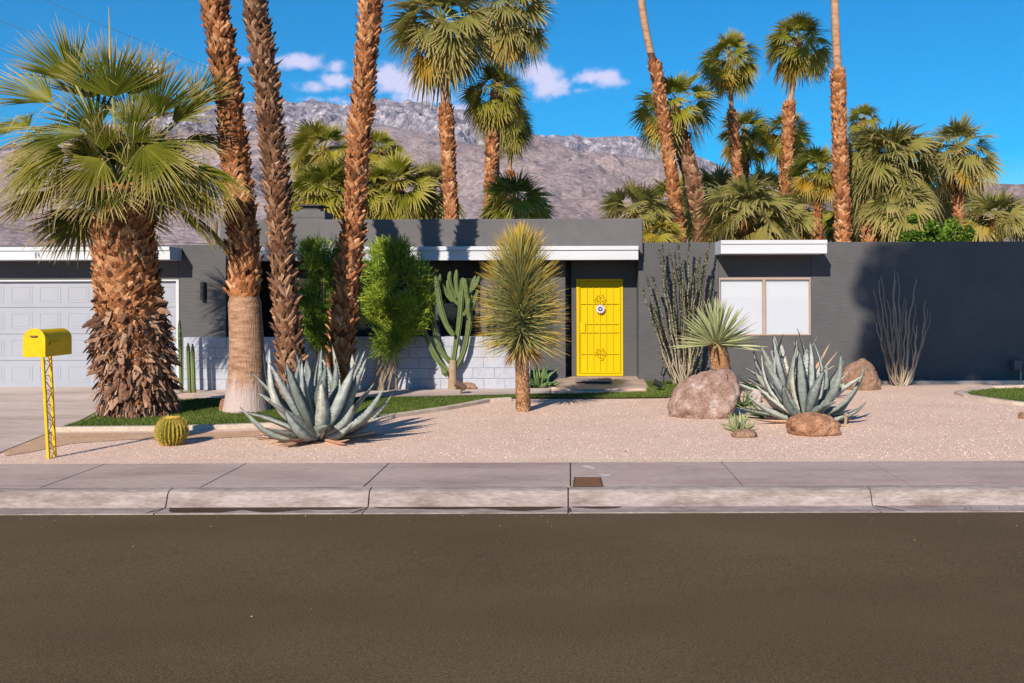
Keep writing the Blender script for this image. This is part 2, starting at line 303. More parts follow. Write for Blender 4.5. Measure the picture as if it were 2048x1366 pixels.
# ---------------------------------------------------------------- setting: ground sheets
def sheet(name, poly, z, m, kind='structure', thick=0.0, sub=0):
    b = MB(); n = len(poly)
    top = [(p[0], p[1], z) for p in poly]
    if thick:
        b.add(top+[(p[0], p[1], z-thick) for p in poly], [tuple(range(n))]+[(i, n+i, n+(i+1) % n, (i+1) % n) for i in range(n)])
    else: b.add(top, [tuple(range(n))])
    # orient upwards
    ar = sum(poly[i][0]*poly[(i+1) % n][1]-poly[(i+1) % n][0]*poly[i][1] for i in range(n))
    if ar < 0: b.f = [tuple(reversed(f)) for f in b.f]
    return tag(b.build(name, m), kind=kind)
YB, YF_ = 9.93, 8.60          # sidewalk back and front
YK, YG = 8.50, 8.26           # kerb foot, gutter edge
b = MB(); XR = 3600
b.add([(-XR, YB, -.02), (XR, YB, -.02), (XR, 4250, -.02), (-XR, 4250, -.02)], [(0,1,2,3)])
b.add([(-XR, -3.5, -.16), (XR, -3.5, -.16), (XR, -600, -.16), (-XR, -600, -.16)], [(3,2,1,0)])
b.add([(-XR, YG, -.175), (XR, YG, -.175), (XR, YB, -.12), (-XR, YB, -.12)], [(0,1,2,3)])
tag(b.build('ground', M['ground']), kind='structure')
b = MB(); nx, ny = 60, 12
vs = []; fs = []
for j in range(ny+1):
    for i in range(nx+1):
        vs.append((-90+180*i/nx, -3.5+(YG+3.5)*j/ny, -.150+.02*math.sin(math.pi*j/ny)))
for j in range(ny):
    for i in range(nx):
        a = j*(nx+1)+i; fs.append((a, a+1, a+nx+2, a+nx+1))
b.add(vs, fs); tag(b.build('road', M['asphalt'], smooth=True), kind='structure')
# sidewalk slabs with open joints
b = MB()
js = [-90, -60, -30, -14.2, -12.7, -11.1, -9.55, -8.0, -6.42, -4.86, -3.39, -1.896, 0, 1.58, 3.12, 4.7, 6.25, 7.8, 9.3, 10.8, 12.3, 30, 60, 90]
for i in range(len(js)-1):
    b.box(js[i]+.006, js[i+1]-.006, YF_+.11, YB, -.10, 0)
b.box(-90, 90, YF_+.12, YB-.01, -.13, -.012, mi=1)
tag(b.build('sidewalk', [M['concrete'], M['crack']], bevel=.004), kind='structure')
# kerb and gutter
b = MB()
prof = [(YF_+.104, -.10), (YF_+.104, .0), (YF_+.05, .0), (YF_-.005, -.004), (YF_-.035, -.014), (YF_-.055, -.035), (YK+.015, -.115), (YK-.005, -.141), (YK-.04, -.1425), (YG, -.1395), (YG, -.25), (YF_+.1, -.25)]
kj = [-90, -40, -14, -9.1, -6.35, -3.625, -1.812, -.022, 2.70, 5.6, 8.4, 11.2, 40, 90]
rk = random.Random(3)
for i in range(len(kj)-1):
    x0, x1 = kj[i]+.006, kj[i+1]-.006; n = max(2, min(40, int((x1-x0)/.12))); vs = []; fs = []; m_ = len(prof)
    for a in range(n+1):
        x = x0+(x1-x0)*a/n
        for q, (y, z) in enumerate(prof):
            jy = (noise.noise(Vector((x*2.1, q*3, 1)))*.007) if 2 < q < 7 else 0
            vs.append((x, y+jy, z))
    for a in range(n):
        for q in range(m_):
            q2 = (q+1) % m_; fs.append((a*m_+q, a*m_+q2, (a+1)*m_+q2, (a+1)*m_+q))
    fs.append(tuple(range(m_))[::-1]); fs.append(tuple(n*m_+q for q in range(m_)))
    b.add(vs, [tuple(reversed(f)) for f in fs])
tag(b.build('kerb', M['kerb'], smooth=False), kind='structure')
# cracks running over the gutter and paving
def crack(pts, wd, z):
    b = MB(); rr = random.Random(len(pts)*7+int(abs(pts[0][0])*10)); P_ = []
    for i in range(len(pts)-1):
        for k in range(5):
            t = k/5; P_.append((lerp(pts[i][0], pts[i+1][0], t)+rr.uniform(-.008,.008), lerp(pts[i][1], pts[i+1][1], t), lerp(pts[i][2], pts[i+1][2], t)))
    P_.append(pts[-1]); vs = []
    for p in P_:
        ww = wd*rr.uniform(.4,1.3); vs += [(p[0]-ww, p[1], p[2]+z), (p[0]+ww, p[1], p[2]+z)]
    b.add(vs, [(2*i, 2*i+1, 2*i+3, 2*i+2) for i in range(len(P_)-1)])
    return b
cb = MB()
for pts in ([(-3.625, YK-.05, -.141), (-3.70, YG, -.139)], [(-1.812, YK-.03, -.142), (-1.90, YG, -.142)], [(-.022, YK-.03, -.142), (0.0, YG, -.142)],
            [(2.72, YK-.02, -.14), (2.90, YG+.0, -.142)]):
    c = crack(pts, .012, .005); cb.add(c.v, c.f)
tag(cb.build('gutter_cracks', M['crack']), kind='structure')

# gravel yard
gp = [(-90, YB+.0), (90, YB+.0), (90, 24), (-90, 24)]
sheet('gravel', gp, .0, M['gravel'])
def gl(pts, z=0): return [(G(x, y, z).x, G(x, y, z).y) for x, y in pts]
drive = gl([(-700, 925), (-60, 925), (0, 906), (70, 878), (96, 868), (122, 856), (160, 842), (205, 818), (215, 800), (380, 785), (392, 780)])+[(-6.9, 18.4), (-14, 18.4)]
sheet('driveway', drive, .012, M['drive'])
lawn_front = [(122, 859), (200, 858), (330, 857), (450, 854), (550, 850), (640, 846), (700, 842), (760, 836), (830, 826), (890, 817), (940, 808), (975, 801), (1020, 798), (1120, 798), (1240, 798), (1330, 797), (1362, 792), (1420, 792)]
lawn_back = [(1420, 766), (1290, 763), (1292, 786), (1180, 789), (1100, 791), (980, 794), (900, 796), (840, 797), (700, 799), (560, 800), (460, 800), (380, 801), (300, 806), (214, 822), (170, 842)]
lawn = gl(lawn_front+lawn_back)
sheet('lawn', lawn, .02, M['turf'])
# concrete edging in front of the lawn
def ribbon(name, pts, wd, z, th, m, kind='structure'):
    b = MB(); pts = [Vector((p[0], p[1], 0)) for p in pts]; vs = []
    fine = []
    for i in range(len(pts)-1):
        for k in range(6): fine.append(pts[i].lerp(pts[i+1], k/6))
    fine.append(pts[-1]); n = len(fine)
    for i, p in enumerate(fine):
        t = (fine[min(i+1, n-1)]-fine[max(0, i-1)]).normalized(); s = Vector((t.y, -t.x, 0))
        for (o, zz) in ((-wd/2, z-th), (-wd/2, z), (wd/2, z), (wd/2, z-th)):
            q = p+s*o; vs.append((q.x, q.y, zz))
    fs = []
    for i in range(n-1):
        for k in range(3): fs.append((i*4+k, i*4+k+1, i*4+k+5, i*4+k+4))
    fs += [(0,3,2,1), ((n-1)*4, (n-1)*4+1, (n-1)*4+2, (n-1)*4+3)]
    b.add(vs, fs); return tag(b.build(name, m, bevel=.008), kind=kind)
ribbon('lawn_edging', gl([(96, 862)]+[(x, y+3) for x, y in lawn_front[:13]]), .11, .055, .09, M['edging'])
# bare dirt strip in front of the edging
ds = gl([(0, 900), (60, 880), (96, 868), (230, 866), (400, 866), (560, 860), (700, 852), (730, 856), (600, 868), (420, 878), (250, 880), (140, 888), (60, 905), (10, 913)])
sheet('dirt', ds, .006, M['dirt'])
# walkway behind the lawn, entry slab, right lawn
walk = gl([(380, 800), (560, 799), (840, 796), (980, 793), (1100, 790), (1100, 779), (980, 781), (800, 784), (600, 786), (395, 786)])
sheet('walkway', walk, .03, M['drive'])
slabp = [(XX(1098, 18.0), 17.75), (XX(1160, 17), 17.3), (XX(1300, 17.3), 17.45), (XX(1284, 19.2), 19.6), (XX(1120, 19.2), 19.6)]
es = sheet('entry_slab', slabp, .088, M['slab'], thick=.12)
for v_ in es.data.vertices:
    if v_.co.z > .05 and v_.co.y < 17.8: v_.co.z = .034
rl = gl([(1932, 788), (1950, 792), (1985, 799), (2030, 805), (2100, 811), (2300, 822), (2300, 775), (2050, 778), (1980, 780), (1945, 784)])
sheet('side_lawn', rl, .02, M['turf'])
ribbon('side_edging', gl([(2300, 772), (2050, 775), (1980, 777), (1940, 782), (1916, 788), (1935, 795), (1985, 803), (2030, 809), (2100, 815), (2300, 828)]), .14, .05, .09, M['edging'])
ribbon('house_footing', [(XX(1760,18.7), 18.6), (XX(2400,18.6), 18.6)], .16, .05, .09, M['edging'])
ds2 = gl([(1690, 790), (1800, 776), (1905, 778), (1905, 800), (1990, 812), (2100, 822), (2100, 828), (1960, 812), (1880, 797), (1760, 790)])

def inpoly(x, y, poly):
    c = False; n = len(poly); j = n-1
    for i in range(n):
        xi, yi = poly[i]; xj, yj = poly[j]
        if (yi > y) != (yj > y) and x < (xj-xi)*(y-yi)/(yj-yi)+xi: c = not c
        j = i
    return c
def blades(name, poly, n, seed, h=.034):
    rr = random.Random(seed); xs = [p[0] for p in poly]; ys = [p[1] for p in poly]; b = MB(); k = 0
    while k < n:
        x, y = rr.uniform(min(xs), max(xs)), rr.uniform(min(ys), max(ys))
        if not inpoly(x, y, poly): continue
        a = rr.uniform(0, 6.283); ww = rr.uniform(.004, .009); hh = h*rr.uniform(.5, 1.3); l = rr.uniform(-.02, .02)
        c, s = math.cos(a)*ww, math.sin(a)*ww; q = min(1, max(0, rr.gauss(.5, .25)+.5*noise.noise(Vector((x, y, 0)))))
        b.add([(x-c, y-s, .018), (x+c, y+s, .018), (x+l, y+rr.uniform(-.02, .02), .018+hh)], [(0,1,2)], (q, .5, .5)); k += 1
    return tag(b.build(name, M['grass']), kind='stuff', label='short green lawn blades', cat='grass')
LWN = [p for p in lawn if True]
g1 = blades('grass', [p for p in lawn], 62000, 1); g1['label'] = 'mown green grass strip between the gravel and the house'
g2 = blades('grass', [p for p in rl if p[0] < 12], 9000, 2); g2['label'] = 'green grass patch inside curved edging by the dark right wall'
# loose pebbles over the gravel
rr = random.Random(5); b = MB(); n = 0
yard = gl([(20, 918), (2200, 918), (2200, 822), (1990, 812), (1905, 798), (1700, 776), (1500, 778), (1420, 795), (1060, 800), (980, 806), (860, 830), (700, 850), (500, 866), (130, 884)])
while n < 15000:
    x = rr.uniform(-7, 9); y = 9.95+(rr.random()**1.5)*8
    if not inpoly(x, y, yard): continue
    s = rr.uniform(.004, .010); q = rr.random()*.85; a = rr.uniform(0, 2)
    vs = [(x+s*math.cos(a+k*2.1)*rr.uniform(.7,1.2), y+s*math.sin(a+k*2.1), -.002) for k in range(3)]+[(x+rr.uniform(-.003,.003), y, s*rr.uniform(.6,1.1))]
    b.add(vs, [(0,1,3),(1,2,3),(2,0,3)], (q, .5, .5)); n += 1
tag(b.build('pebbles', M['pebble']), 'loose pink and buff pebbles scattered over the gravel yard', 'gravel', kind='stuff')
b = MB()
for k in range(90):
    p = G(rr.uniform(20, 2040), rr.uniform(812, 918)); s = rr.uniform(.012, .03); a = rr.uniform(0, 3.1)
    if k < 9:
        p = Vector((rr.uniform(-6, 5), rr.uniform(YG+.02, YK-.05), -.135))
    c, d = math.cos(a)*s, math.sin(a)*s
    b.add([(p.x-c, p.y-d, p.z+.006), (p.x-d*.3, p.y+c*.3, p.z+.012), (p.x+c, p.y+d, p.z+.008), (p.x+d*.3, p.y-c*.3, p.z+.006)], [(0,1,2,3)], (rr.random(), .5, .5))
tag(b.build('leaf_litter', M['litter']), 'tiny dry brown leaf bits scattered over gravel and gutter', 'leaf litter', kind='stuff')
b = MB(); rr = random.Random(19)
for k in range(110):
    near = rr.random() < .55
    x = rr.uniform(-7, 7); y = (YG-.02-rr.random()**2*.5) if near else rr.uniform(2.4, YG-.05); s_ = rr.uniform(.002, .0045); zr = -.150+.02*math.sin(math.pi*(y+3.5)/(YG+3.5)); q = rr.random()
    b.add([(x-s_, y-s_, zr), (x+s_, y-s_*.5, zr), (x, y+s_, zr), (x, y, zr+s_*1.1)], [(0,1,3),(1,2,3),(2,0,3)], (q, .5, .5))
tag(b.build('road_grit', M['pebble']), 'tiny pale grit scattered over the road surface by the gutter', 'grit', kind='stuff')
# puddles in the gutter
def puddle(x0, x1, y0, y1, seed):
    rr = random.Random(seed); n = 36; top = []; bot = []
    for i in range(n+1):
        t = i/n; x = lerp(x0, x1, t); e = math.sin(math.pi*t)**.5
        top.append((x, y1+.004)); bot.append((x, max(YG+.03, y1-(y1-y0)*e*(.25+1.7*abs(noise.noise(Vector((x*1.3, seed*7.3, 0))))))))
    b = MB(); vs = [(p[0], p[1], -.1385) for p in top]+[(p[0], p[1], -.1385) for p in bot]
    b.add(vs, [(n+1+i, n+2+i, i+1, i) for i in range(n)])
    return tag(b.build('water', M['water']), kind='structure')
puddle(-3.58, -1.85, YK-.34, YK-.018, 1); puddle(-1.76, -.05, YK-.20, YK-.018, 2); puddle(.0, .45, YK-.12, YK-.018, 4)
# pale worn patches on the paving
b = MB()
for pts in ([(1172, 931), (1186, 934), (1190, 941), (1178, 938), (1160, 933)], [(1196, 948), (1222, 950), (1218, 954), (1204, 954)]):
    q = gl(pts); b.add([(p[0], p[1], .004) for p in q], [tuple(range(len(q)))[::-1]])
tag(b.build('worn_patch', M['efflo']), kind='structure')

# ---------------------------------------------------------------- mountains
def terrain(name, Yc, prof, m, yf, yb, X0, X1, nx, nyf, amp, seed, fs_=.004, jag=6):
    b = MB(); vs = []; rows = nyf+6
    pxs = [p[0] for p in prof]; pys = [p[1] for p in prof]
    for j in range(rows+1):
        if j <= nyf: t = j/nyf; Y = lerp(yf, Yc, t)
        else: t = 1-(j-nyf)/6; Y = lerp(Yc, yb, 1-t)
        for i in range(nx+1):
            X = lerp(X0, X1, i/nx)
            px = CX+X*F/Yc; zc = CH+(CY-interp(px, pxs, pys)-ROLL*(px-CX))*Yc/F
            p = Vector((X*fs_, Y*fs_*.8, seed))
            rid = 1-abs(noise.fractal(p, .9, 2.1, 6))*2.2
            jg = noise.fractal(Vector((X*.03, Y*.03, seed)), .8, 2, 4)*jag
            edge = 4*t*(1-t) if j <= nyf else 1-t
            z = zc*(t**.85)+amp*(rid-.5)*max(edge, 0)+jg*min(1, t*2)
            vs.append((X+amp*.3*noise.noise(p*1.7)*edge, Y, max(z, -3) if t > 0 else -3))
    fs = []
    for j in range(rows):
        for i in range(nx):
            a = j*(nx+1)+i; fs.append((a, a+1, a+nx+2, a+nx+1))
    b.add(vs, fs); return tag(b.build(name, m, smooth=False), kind='structure')
terrain('mountain_range', 3000, [(-900, 420), (-300, 335), (0, 300), (170, 262), (300, 235), (420, 210), (480, 206), (560, 205), (640, 203), (690, 211), (718, 214), (742, 198), (770, 196), (800, 203), (830, 201), (850, 204), (880, 214),
        (930, 219), (965, 226), (1000, 243), (1040, 258), (1070, 270), (1110, 273), (1150, 268), (1180, 277), (1230, 273), (1260, 272), (1290, 281), (1330, 294), (1380, 309), (1430, 328), (1500, 350), (1600, 380), (1700, 400), (1800, 405), (2200, 420), (3200, 500)],
        M['range'], 1700, 4200, -3400, 2600, 700, 110, 60, 1.3, .0045, 9)
terrain('foothill', 1500, [(-900, 430), (-300, 370), (0, 325), (200, 296), (480, 264), (600, 263), (700, 259), (775, 252), (828, 259), (880, 273), (951, 291), (1010, 288), (1070, 275), (1098, 281), (1162, 305), (1252, 312), (1319, 337), (1436, 366), (1560, 400), (1700, 440), (1900, 470), (2300, 500), (3000, 560)],
        M['foothill'], 420, 2100, -1700, 1300, 420, 80, 24, 4.2, .006, 3)
terrain('hill', 2200, [(1100, 590), (1400, 520), (1600, 440), (1750, 400), (1850, 378), (1900, 372), (1931, 366), (1957, 361), (1985, 366), (2008, 373), (2048, 381), (2150, 400), (2400, 430), (3000, 520), (3500, 590)],
        M['farhill'], 1100, 3000, -200, 2900, 300, 40, 45, 8.1, .006, 3)

# ---------------------------------------------------------------- house
Yg, Yfg = 18.2, 17.65      # garage wall and its fascia
Yw = 18.9                  # right wing wall
Yp, Yd, Yff = 19.1, 19.45, 18.55
house = thing('house', (0, 19, 0), 'single storey grey stucco house with white fascia and flat roof', 'house')
HB = lambda: MB()
# -- garage wing
b = HB(); gx0, gx1 = XX(-154, Yg), XX(358, Yg); gtop = 2.735; dz1 = 2.04; wx1 = XX(452, Yg)
b.box(-18, gx0, Yg, Yg+.2, -.1, gtop); b.box(gx0, gx1, Yg, Yg+.2, dz1+.03, gtop); b.box(gx1, wx1, Yg, Yg+.2, -.1, gtop)
b.box(wx1-.2, wx1-.002, Yg+.2, 20.4, -.1, gtop-.003); b.box(-18, wx1-.25, Yg+.2, 25, gtop-.12, gtop-.01)
b.box(-18, -17.8, Yg+.2, 25, -.1, gtop-.12)
b.build('garage_wall', M['wallgrey'], house, bevel=.01)
b = HB(); b.box(-18, XX(340, Yfg), Yfg, Yg-.003, 2.43, 2.672); b.box(-18, XX(340, Yfg)+.0, Yfg-.025, Yfg-.001, 2.60, 2.672)
b.build('garage_fascia', M['trim'], house, bevel=.006)
b = HB(); zt = ZZ(505, Yfg)
for (a0, a1, c0, c1) in ((70, 72, 500, 511), (76, 78, 502, 509), (72, 76, 500, 501.5)): b.box(XX(a0, Yfg), XX(a1, Yfg), Yfg-.04, Yfg-.026, ZZ(c1, Yfg), ZZ(c0, Yfg))
b.build('fascia_bracket', M['trim'], house)
# garage door
gd = HB(); rows = 4; rz = [0, .52, 1.03, 1.54, dz1]
for k in range(4):
    gd.box(gx0+.05, gx1-.05, Yg+.06, Yg+.10, rz[k]+.006, rz[k+1]-.006)
gd.box(gx0+.05, gx1-.05, Yg+.075, Yg+.12, 0, dz1)
for k in range(4):
    for i in range(9):
        cx = gx1-.05-.275-i*.545; hw, hh = .205, .155; cz = (rz[k]+rz[k+1])/2
        # raised rim and raised field
        for (a0, a1, c0, c1) in ((-hw, hw, hh-.02, hh), (-hw, hw, -hh, -hh+.02), (-hw, -hw+.02, -hh+.02, hh-.02), (hw-.02, hw, -hh+.02, hh-.02)):
            gd.box(cx+a0, cx+a1, Yg+.0555, Yg+.0597, cz+c0, cz+c1)
        gd.box(cx-hw+.05, cx+hw-.05, Yg+.0565, Yg+.0597, cz-hh+.045, cz+hh-.045)
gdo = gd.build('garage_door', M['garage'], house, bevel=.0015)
b = HB(); b.box(gx0, gx0+.05, Yg+.0, Yg+.12, 0, dz1); b.box(gx1-.05, gx1+.0, Yg-.012, Yg+.12, 0, dz1-.001); b.box(gx0, gx1, Yg-.012, Yg+.12, dz1, dz1+.03)
b.build('garage_door_frame', M['trim'], house)
# -- main block: parapet, fascia, porch
px0, px1 = XX(440, 18.8), XX(1286, 18.8)
b = HB(); b.box(px0, px1, 18.78, 26, 2.55, ZZ(437.5, 18.8)); b.build('parapet', M['parapet'], house, bevel=.025)
b = HB(); fx0, fx1 = wx1+.003, XX(1277, Yff)
b.box(fx0, fx1, Yff, 18.775, 2.435, 2.705); b.box(fx0, fx1+.003, Yff-.03, Yff-.001, 2.625, 2.705)
b.build('fascia', M['trim'], house, bevel=.006)
b = HB(); b.box(fx0, fx1, 18.78, 20.6, 2.45, 2.547); b.build('soffit', M['wallgrey'], house)
# back wall of porch with windows
wz0, wz1 = .95, 2.15
b = HB(); bx0, bx1 = wx1, XX(1058, Yp+.6); Yb = 19.9
wins = [(XX(470, Yb), XX(640, Yb)), (XX(660, Yb), XX(868, Yb)), (XX(880, Yb), XX(950, Yb))]
b.box(bx0, bx1, Yb, Yb+.2, -.1, wz0-.25); b.box(bx0, bx1, Yb, Yb+.2, wz1, 2.447)
xs = [bx0]+[q for w_ in wins for q in w_]+[bx1]
for i in range(0, len(xs), 2): b.box(xs[i], xs[i+1], Yb, Yb+.2, wz0-.25, wz1)
b.build('porch_wall', M['wallgrey'], house)
for (a0, a1) in wins:
    fr = HB()
    for (c0, c1, e0, e1) in ((a0, a1, wz0-.25, wz0-.21), (a0, a1, wz1-.04, wz1), (a0, a0+.04, wz0-.21, wz1-.04), (a1-.04, a1, wz0-.21, wz1-.04), ((a0+a1)/2-.02, (a0+a1)/2+.02, wz0-.21, wz1-.04)):
        fr.box(c0, c1, Yb+.05, Yb+.1, e0, e1)
    fo = fr.build('window', M['black'], house)
    p_ = HB(); p_.box(a0+.02, a1-.02, Yb+.07, Yb+.085, wz0-.23, wz1-.02); p_.build('pane', M['glass'], fo)
# grey pier left of entry, slot, entry recess
b = HB(); p0, p1 = XX(960, Yp), XX(1131, Yp)
b.box(p0, p1, Yp, Yp+.7, -.1, 2.448); b.build('entry_pier', M['wallgrey'], house, bevel=.01)
b = HB(); dx0, dx1 = XX(1153, Yd), XX(1246, Yd); dzb, dzt = .092, ZZ(558, Yd)
b.box(XX(1142, Yd), dx0-.001, Yd, Yd+.2, -.1, 2.448); b.box(dx1+.001, XX(1277, Yd)-.002, Yd, Yd+.2, -.1, 2.448); b.box(dx0-.001, dx1+.001, Yd, Yd+.2, dzt+.001, 2.448)
b.box(XX(1131, Yp)-.05, XX(1142, Yd)+.05, Yd+.25, Yd+.4, -.1, 2.448)
b.build('entry_wall', M['wallgrey'], house, bevel=.006)
# door
dr = HB(); dr.box(dx0+.03, dx1-.03, Yd+.008, Yd+.07, dzb+.02, dzt-.03)
door = dr.build('door', M['yellow'], house)
tag(door, label='yellow front door behind a matching yellow security grille')
b = HB()
for (a0, a1, e0, e1) in ((dx0, dx0+.05, dzb, dzt), (dx1-.05, dx1, dzb, dzt), (dx0+.05, dx1-.05, dzt-.05, dzt), (dx0+.05, dx1-.05, dzb, dzb+.05)):
    b.box(a0, a1, Yd-.03, Yd+.02, e0, e1)
b.build('door_frame', M['yellow'], door, bevel=.006)
g = HB(); ix0, ix1 = dx0+.08, dx1-.08; gz0, gz1 = dzb+.08, dzt-.08; yy = Yd-.005
g.box(ix0-.02, ix0, yy-.015, yy+.015, gz0-.02, gz1+.02); g.box(ix1, ix1+.02, yy-.015, yy+.015, gz0-.02, gz1+.02)
g.box(ix0, ix1, yy-.015, yy+.015, gz1, gz1+.02); g.box(ix0, ix1, yy-.015, yy+.015, gz0-.02, gz0)
for k in range(1, 6):
    x = lerp(ix0, ix1, k/6); g.box(x-.006, x+.006, yy-.008, yy+.006, gz0, gz1)
for zz in (ZZ(607.5, Yd), ZZ(648, Yd), ZZ(665, Yd), ZZ(708, Yd)):
    g.box(ix0, ix1, yy-.013, yy-.0085, zz-.007, zz+.007)
g.box(ix0-.015, ix0+.1, yy-.02, yy+.012, ZZ(665, Yd)+.01, ZZ(645, Yd))
g.build('security_grille', M['yellow'], door)
def curl(b, cx, cz, r, a0, a1, y, th=.006):
    b.tube([(cx+r*math.cos(lerp(a0, a1, k/9))*(.55+.45*k/9), y, cz+r*math.sin(lerp(a0, a1, k/9))*(.55+.45*k/9)) for k in range(10)], th, 5)
for cpy in (600, 707):
    b = HB(); cx = (dx0+dx1)/2+.01; cz = ZZ(cpy, Yd)
    for (ox, oz, r, a0, a1) in ((-.05,.08,.035,0,4.5),(.04,.09,.03,3.1,-1.4),(-.07,.03,.035,1,5.5),(.06,.03,.04,2,-2.5),(-.03,-.03,.04,0,4),(.05,-.04,.04,3,-1.5),(0,-.09,.035,1,5),(.09,0,.035,2,-3),(-.1,0,.03,1,5),(.0,.05,.03,0,5),(.03,-.1,.03,3,-2)):
        curl(b, cx+ox, cz+oz, r, a0, a1, Yd-.03)
    b.build('scroll_ornament', M['yellow'], door)
b = HB(); mc = P(1200.5, 618, Yd-.045)
def disc(b, c, r, t, mi=0, n=28): b.tube([c, c+Vector((0, -t, 0))], r, n, mi=mi)
disc(b, mc, .092, .014); disc(b, mc+Vector((0, -.0145, 0)), .07, .006, 1); disc(b, mc+Vector((0, -.021, 0)), .046, .006, 2); disc(b, mc+Vector((0, -.0275, 0)), .018, .006, 1)
for k in range(12):
    a = k*math.pi/6; disc(b, mc+Vector((math.cos(a)*.082, -.0145, math.sin(a)*.082)), .008, .004, 3, 8)
b.build('medallion', [M['pink'], M['trim'], M['navy'], M['rust']], door)
# -- right wing
b = HB(); rx0, rx1 = XX(1277, Yw)+.001, 16; rtop = ZZ(485.5, Yw)
wx0_, wx1_ = XX(1438, Yw), XX(1621, Yw); wzb, wzt = ZZ(672, Yw), ZZ(556, Yw)
b.box(rx0, wx0_, Yw, Yw+.2, -.1, rtop); b.box(wx1_, rx1, Yw, Yw+.2, -.1, rtop); b.box(wx0_, wx1_, Yw, Yw+.2, -.1, wzb); b.box(wx0_, wx1_, Yw, Yw+.2, wzt, rtop)
b.box(rx0, rx0+.2, Yw+.2, 26, -.1, rtop-.004); b.box(rx0+.2, rx1, Yw+.2, 26, rtop-.15, rtop-.02)
b.build('wing_wall', M['wallgrey'], house, bevel=.012)
fr = HB(); t_ = .045; xm = XX(1528, Yw)
for (a0, a1, e0, e1) in ((wx0_, wx1_, wzt-t_, wzt), (wx0_, wx1_, wzb, wzb+.025), (wx0_, wx0_+.025, wzb+.025, wzt-t_), (wx1_-.025, wx1_, wzb+.025, wzt-t_), (xm-.03, xm+.03, wzb+.025, wzt-t_)):
    fr.box(a0, a1, Yw-.015, Yw+.08, e0, e1)
fo = fr.build('window', M['frame'], house, bevel=.003); fo['label'] = 'two pane window with pale shades under the white canopy'
p_ = HB(); p_.box(wx0_+.02, wx1_-.02, Yw+.05, Yw+.06, wzb+.02, wzt-.02); p_.build('shade', M['shade'], fo)
p_ = HB(); p_.box(wx0_+.025, xm-.03, Yw+.02, Yw+.024, wzb+.025, wzt-.045); p_.box(xm+.03, wx1_-.025, Yw+.02, Yw+.024, wzb+.025, wzt-.045); p_.build('pane', M['clear'], fo)
b = HB(); cx0, cx1 = XX(1430, Yw), XX(1654, 18.2); Yc0 = 18.18; cz0, cz1 = ZZ(508.5, 18.2), ZZ(481.5, 18.2)
b.add([(XX(1442, Yc0), Yc0, cz0), (cx1, Yc0, cz0), (cx1, Yw-.002, cz0), (cx0, Yw-.002, cz0), (XX(1442, Yc0), Yc0, cz1), (cx1, Yc0, cz1), (cx1, Yw-.002, cz1), (cx0, Yw-.002, cz1)],
      [(0,3,2,1),(4,5,6,7),(0,1,5,4),(1,2,6,5),(2,3,7,6),(3,0,4,7)])
b.box(XX(1442, Yc0), cx1, Yc0-.025, Yc0-.001, cz1-.075, cz1)
b.build('window_canopy', M['trim'], house, bevel=.006)
b = HB(); b.tube([P(405.5, 564, Yg-.05), P(405.5, 601, Yg-.05)], .045, 14); b.box(XX(403, Yg), XX(408, Yg), Yg-.05, Yg-.002, 1.7, 1.95)
b.build('wall_lamp', M['black'], house)
b = HB(); q = 22.5; b.box(XX(585, q), XX(650, q), q, q+.8, 3.0, ZZ(421, q)); b.box(XX(596, q), XX(640, q), q-.02+.08, q+.74, ZZ(421, q)+.001, ZZ(417, q))
for k in range(4): b.box(XX(585, q)-.004, XX(650, q)+.004, q-.004, q+.804, 3.12+k*.16, 3.13+k*.16, mi=1)
b.build('chimney', [M['parapet'], M['black']], house, bevel=.01)
b = HB(); b.box(XX(604, q), XX(634, q), q+.1, q+.65, ZZ(417, q)+.001, ZZ(410, q)); b.box(XX(597, q), XX(643, q), q+.02, q+.72, ZZ(410, q)+.001, ZZ(407, q)); b.build('chimney_cap', M['black'], house)
# utility meter box on the right wall
mt = thing('meter_box', P(2035, 765, Yw), 'small grey utility meter on a pipe by the dark right wall', 'meter')
b = MB(); b.box(XX(2026, Yw-.15), XX(2042, Yw-.15), Yw-.2, Yw-.05, ZZ(742, Yw), ZZ(722, Yw)); b.build('box', M['parapet'], mt, bevel=.01)
b = MB(); b.tube([P(2041, 742, Yw-.1), P(2041, 766, Yw-.1)], .015, 8); b.tube([P(2015, 765, Yw-.1), P(2060, 763, Yw-.1)], .02, 8); b.build('pipe', M['edging'], mt)
b = MB(); b.tube([P(1826, 752, Yw-.04), P(1846, 752, Yw-.04), P(1854, 753, Yw-.04)], .012, 8)
tag(b.build('hose_bib', M['parapet'], origin=P(1840, 752, Yw)), 'thin horizontal pipe low on the dark wall right of the bare canes', 'pipe')

# ---------------------------------------------------------------- low block wall
bw = thing('block_wall', (XX(700, 17.7), 17.7, 0), 'low white painted concrete block planter wall in front of the porch', 'wall')
b = MB(); cB = MB(); z = 0; row = 0; x0, x1 = XX(366, 17.7), XX(1060, 17.7); rw = random.Random(2)
while row < 5:
    x = x0-(.2 if row % 2 else 0)
    while x < x1:
        a, c = max(x, x0)+.004, min(x+.4, x1)-.004; j = rw.uniform(-.004, .004)
        if c-a > .03: b.box(a, c, 17.7+j, 17.88, z+.004, z+.193)
        x += .4
    z += .197; row += 1
b.build('blocks', M['block'], bw, bevel=.008)
cB.box(x0+.003, x1-.003, 17.709, 17.872, 0, z-.008); cB.build('mortar', M['mortar'], bw)

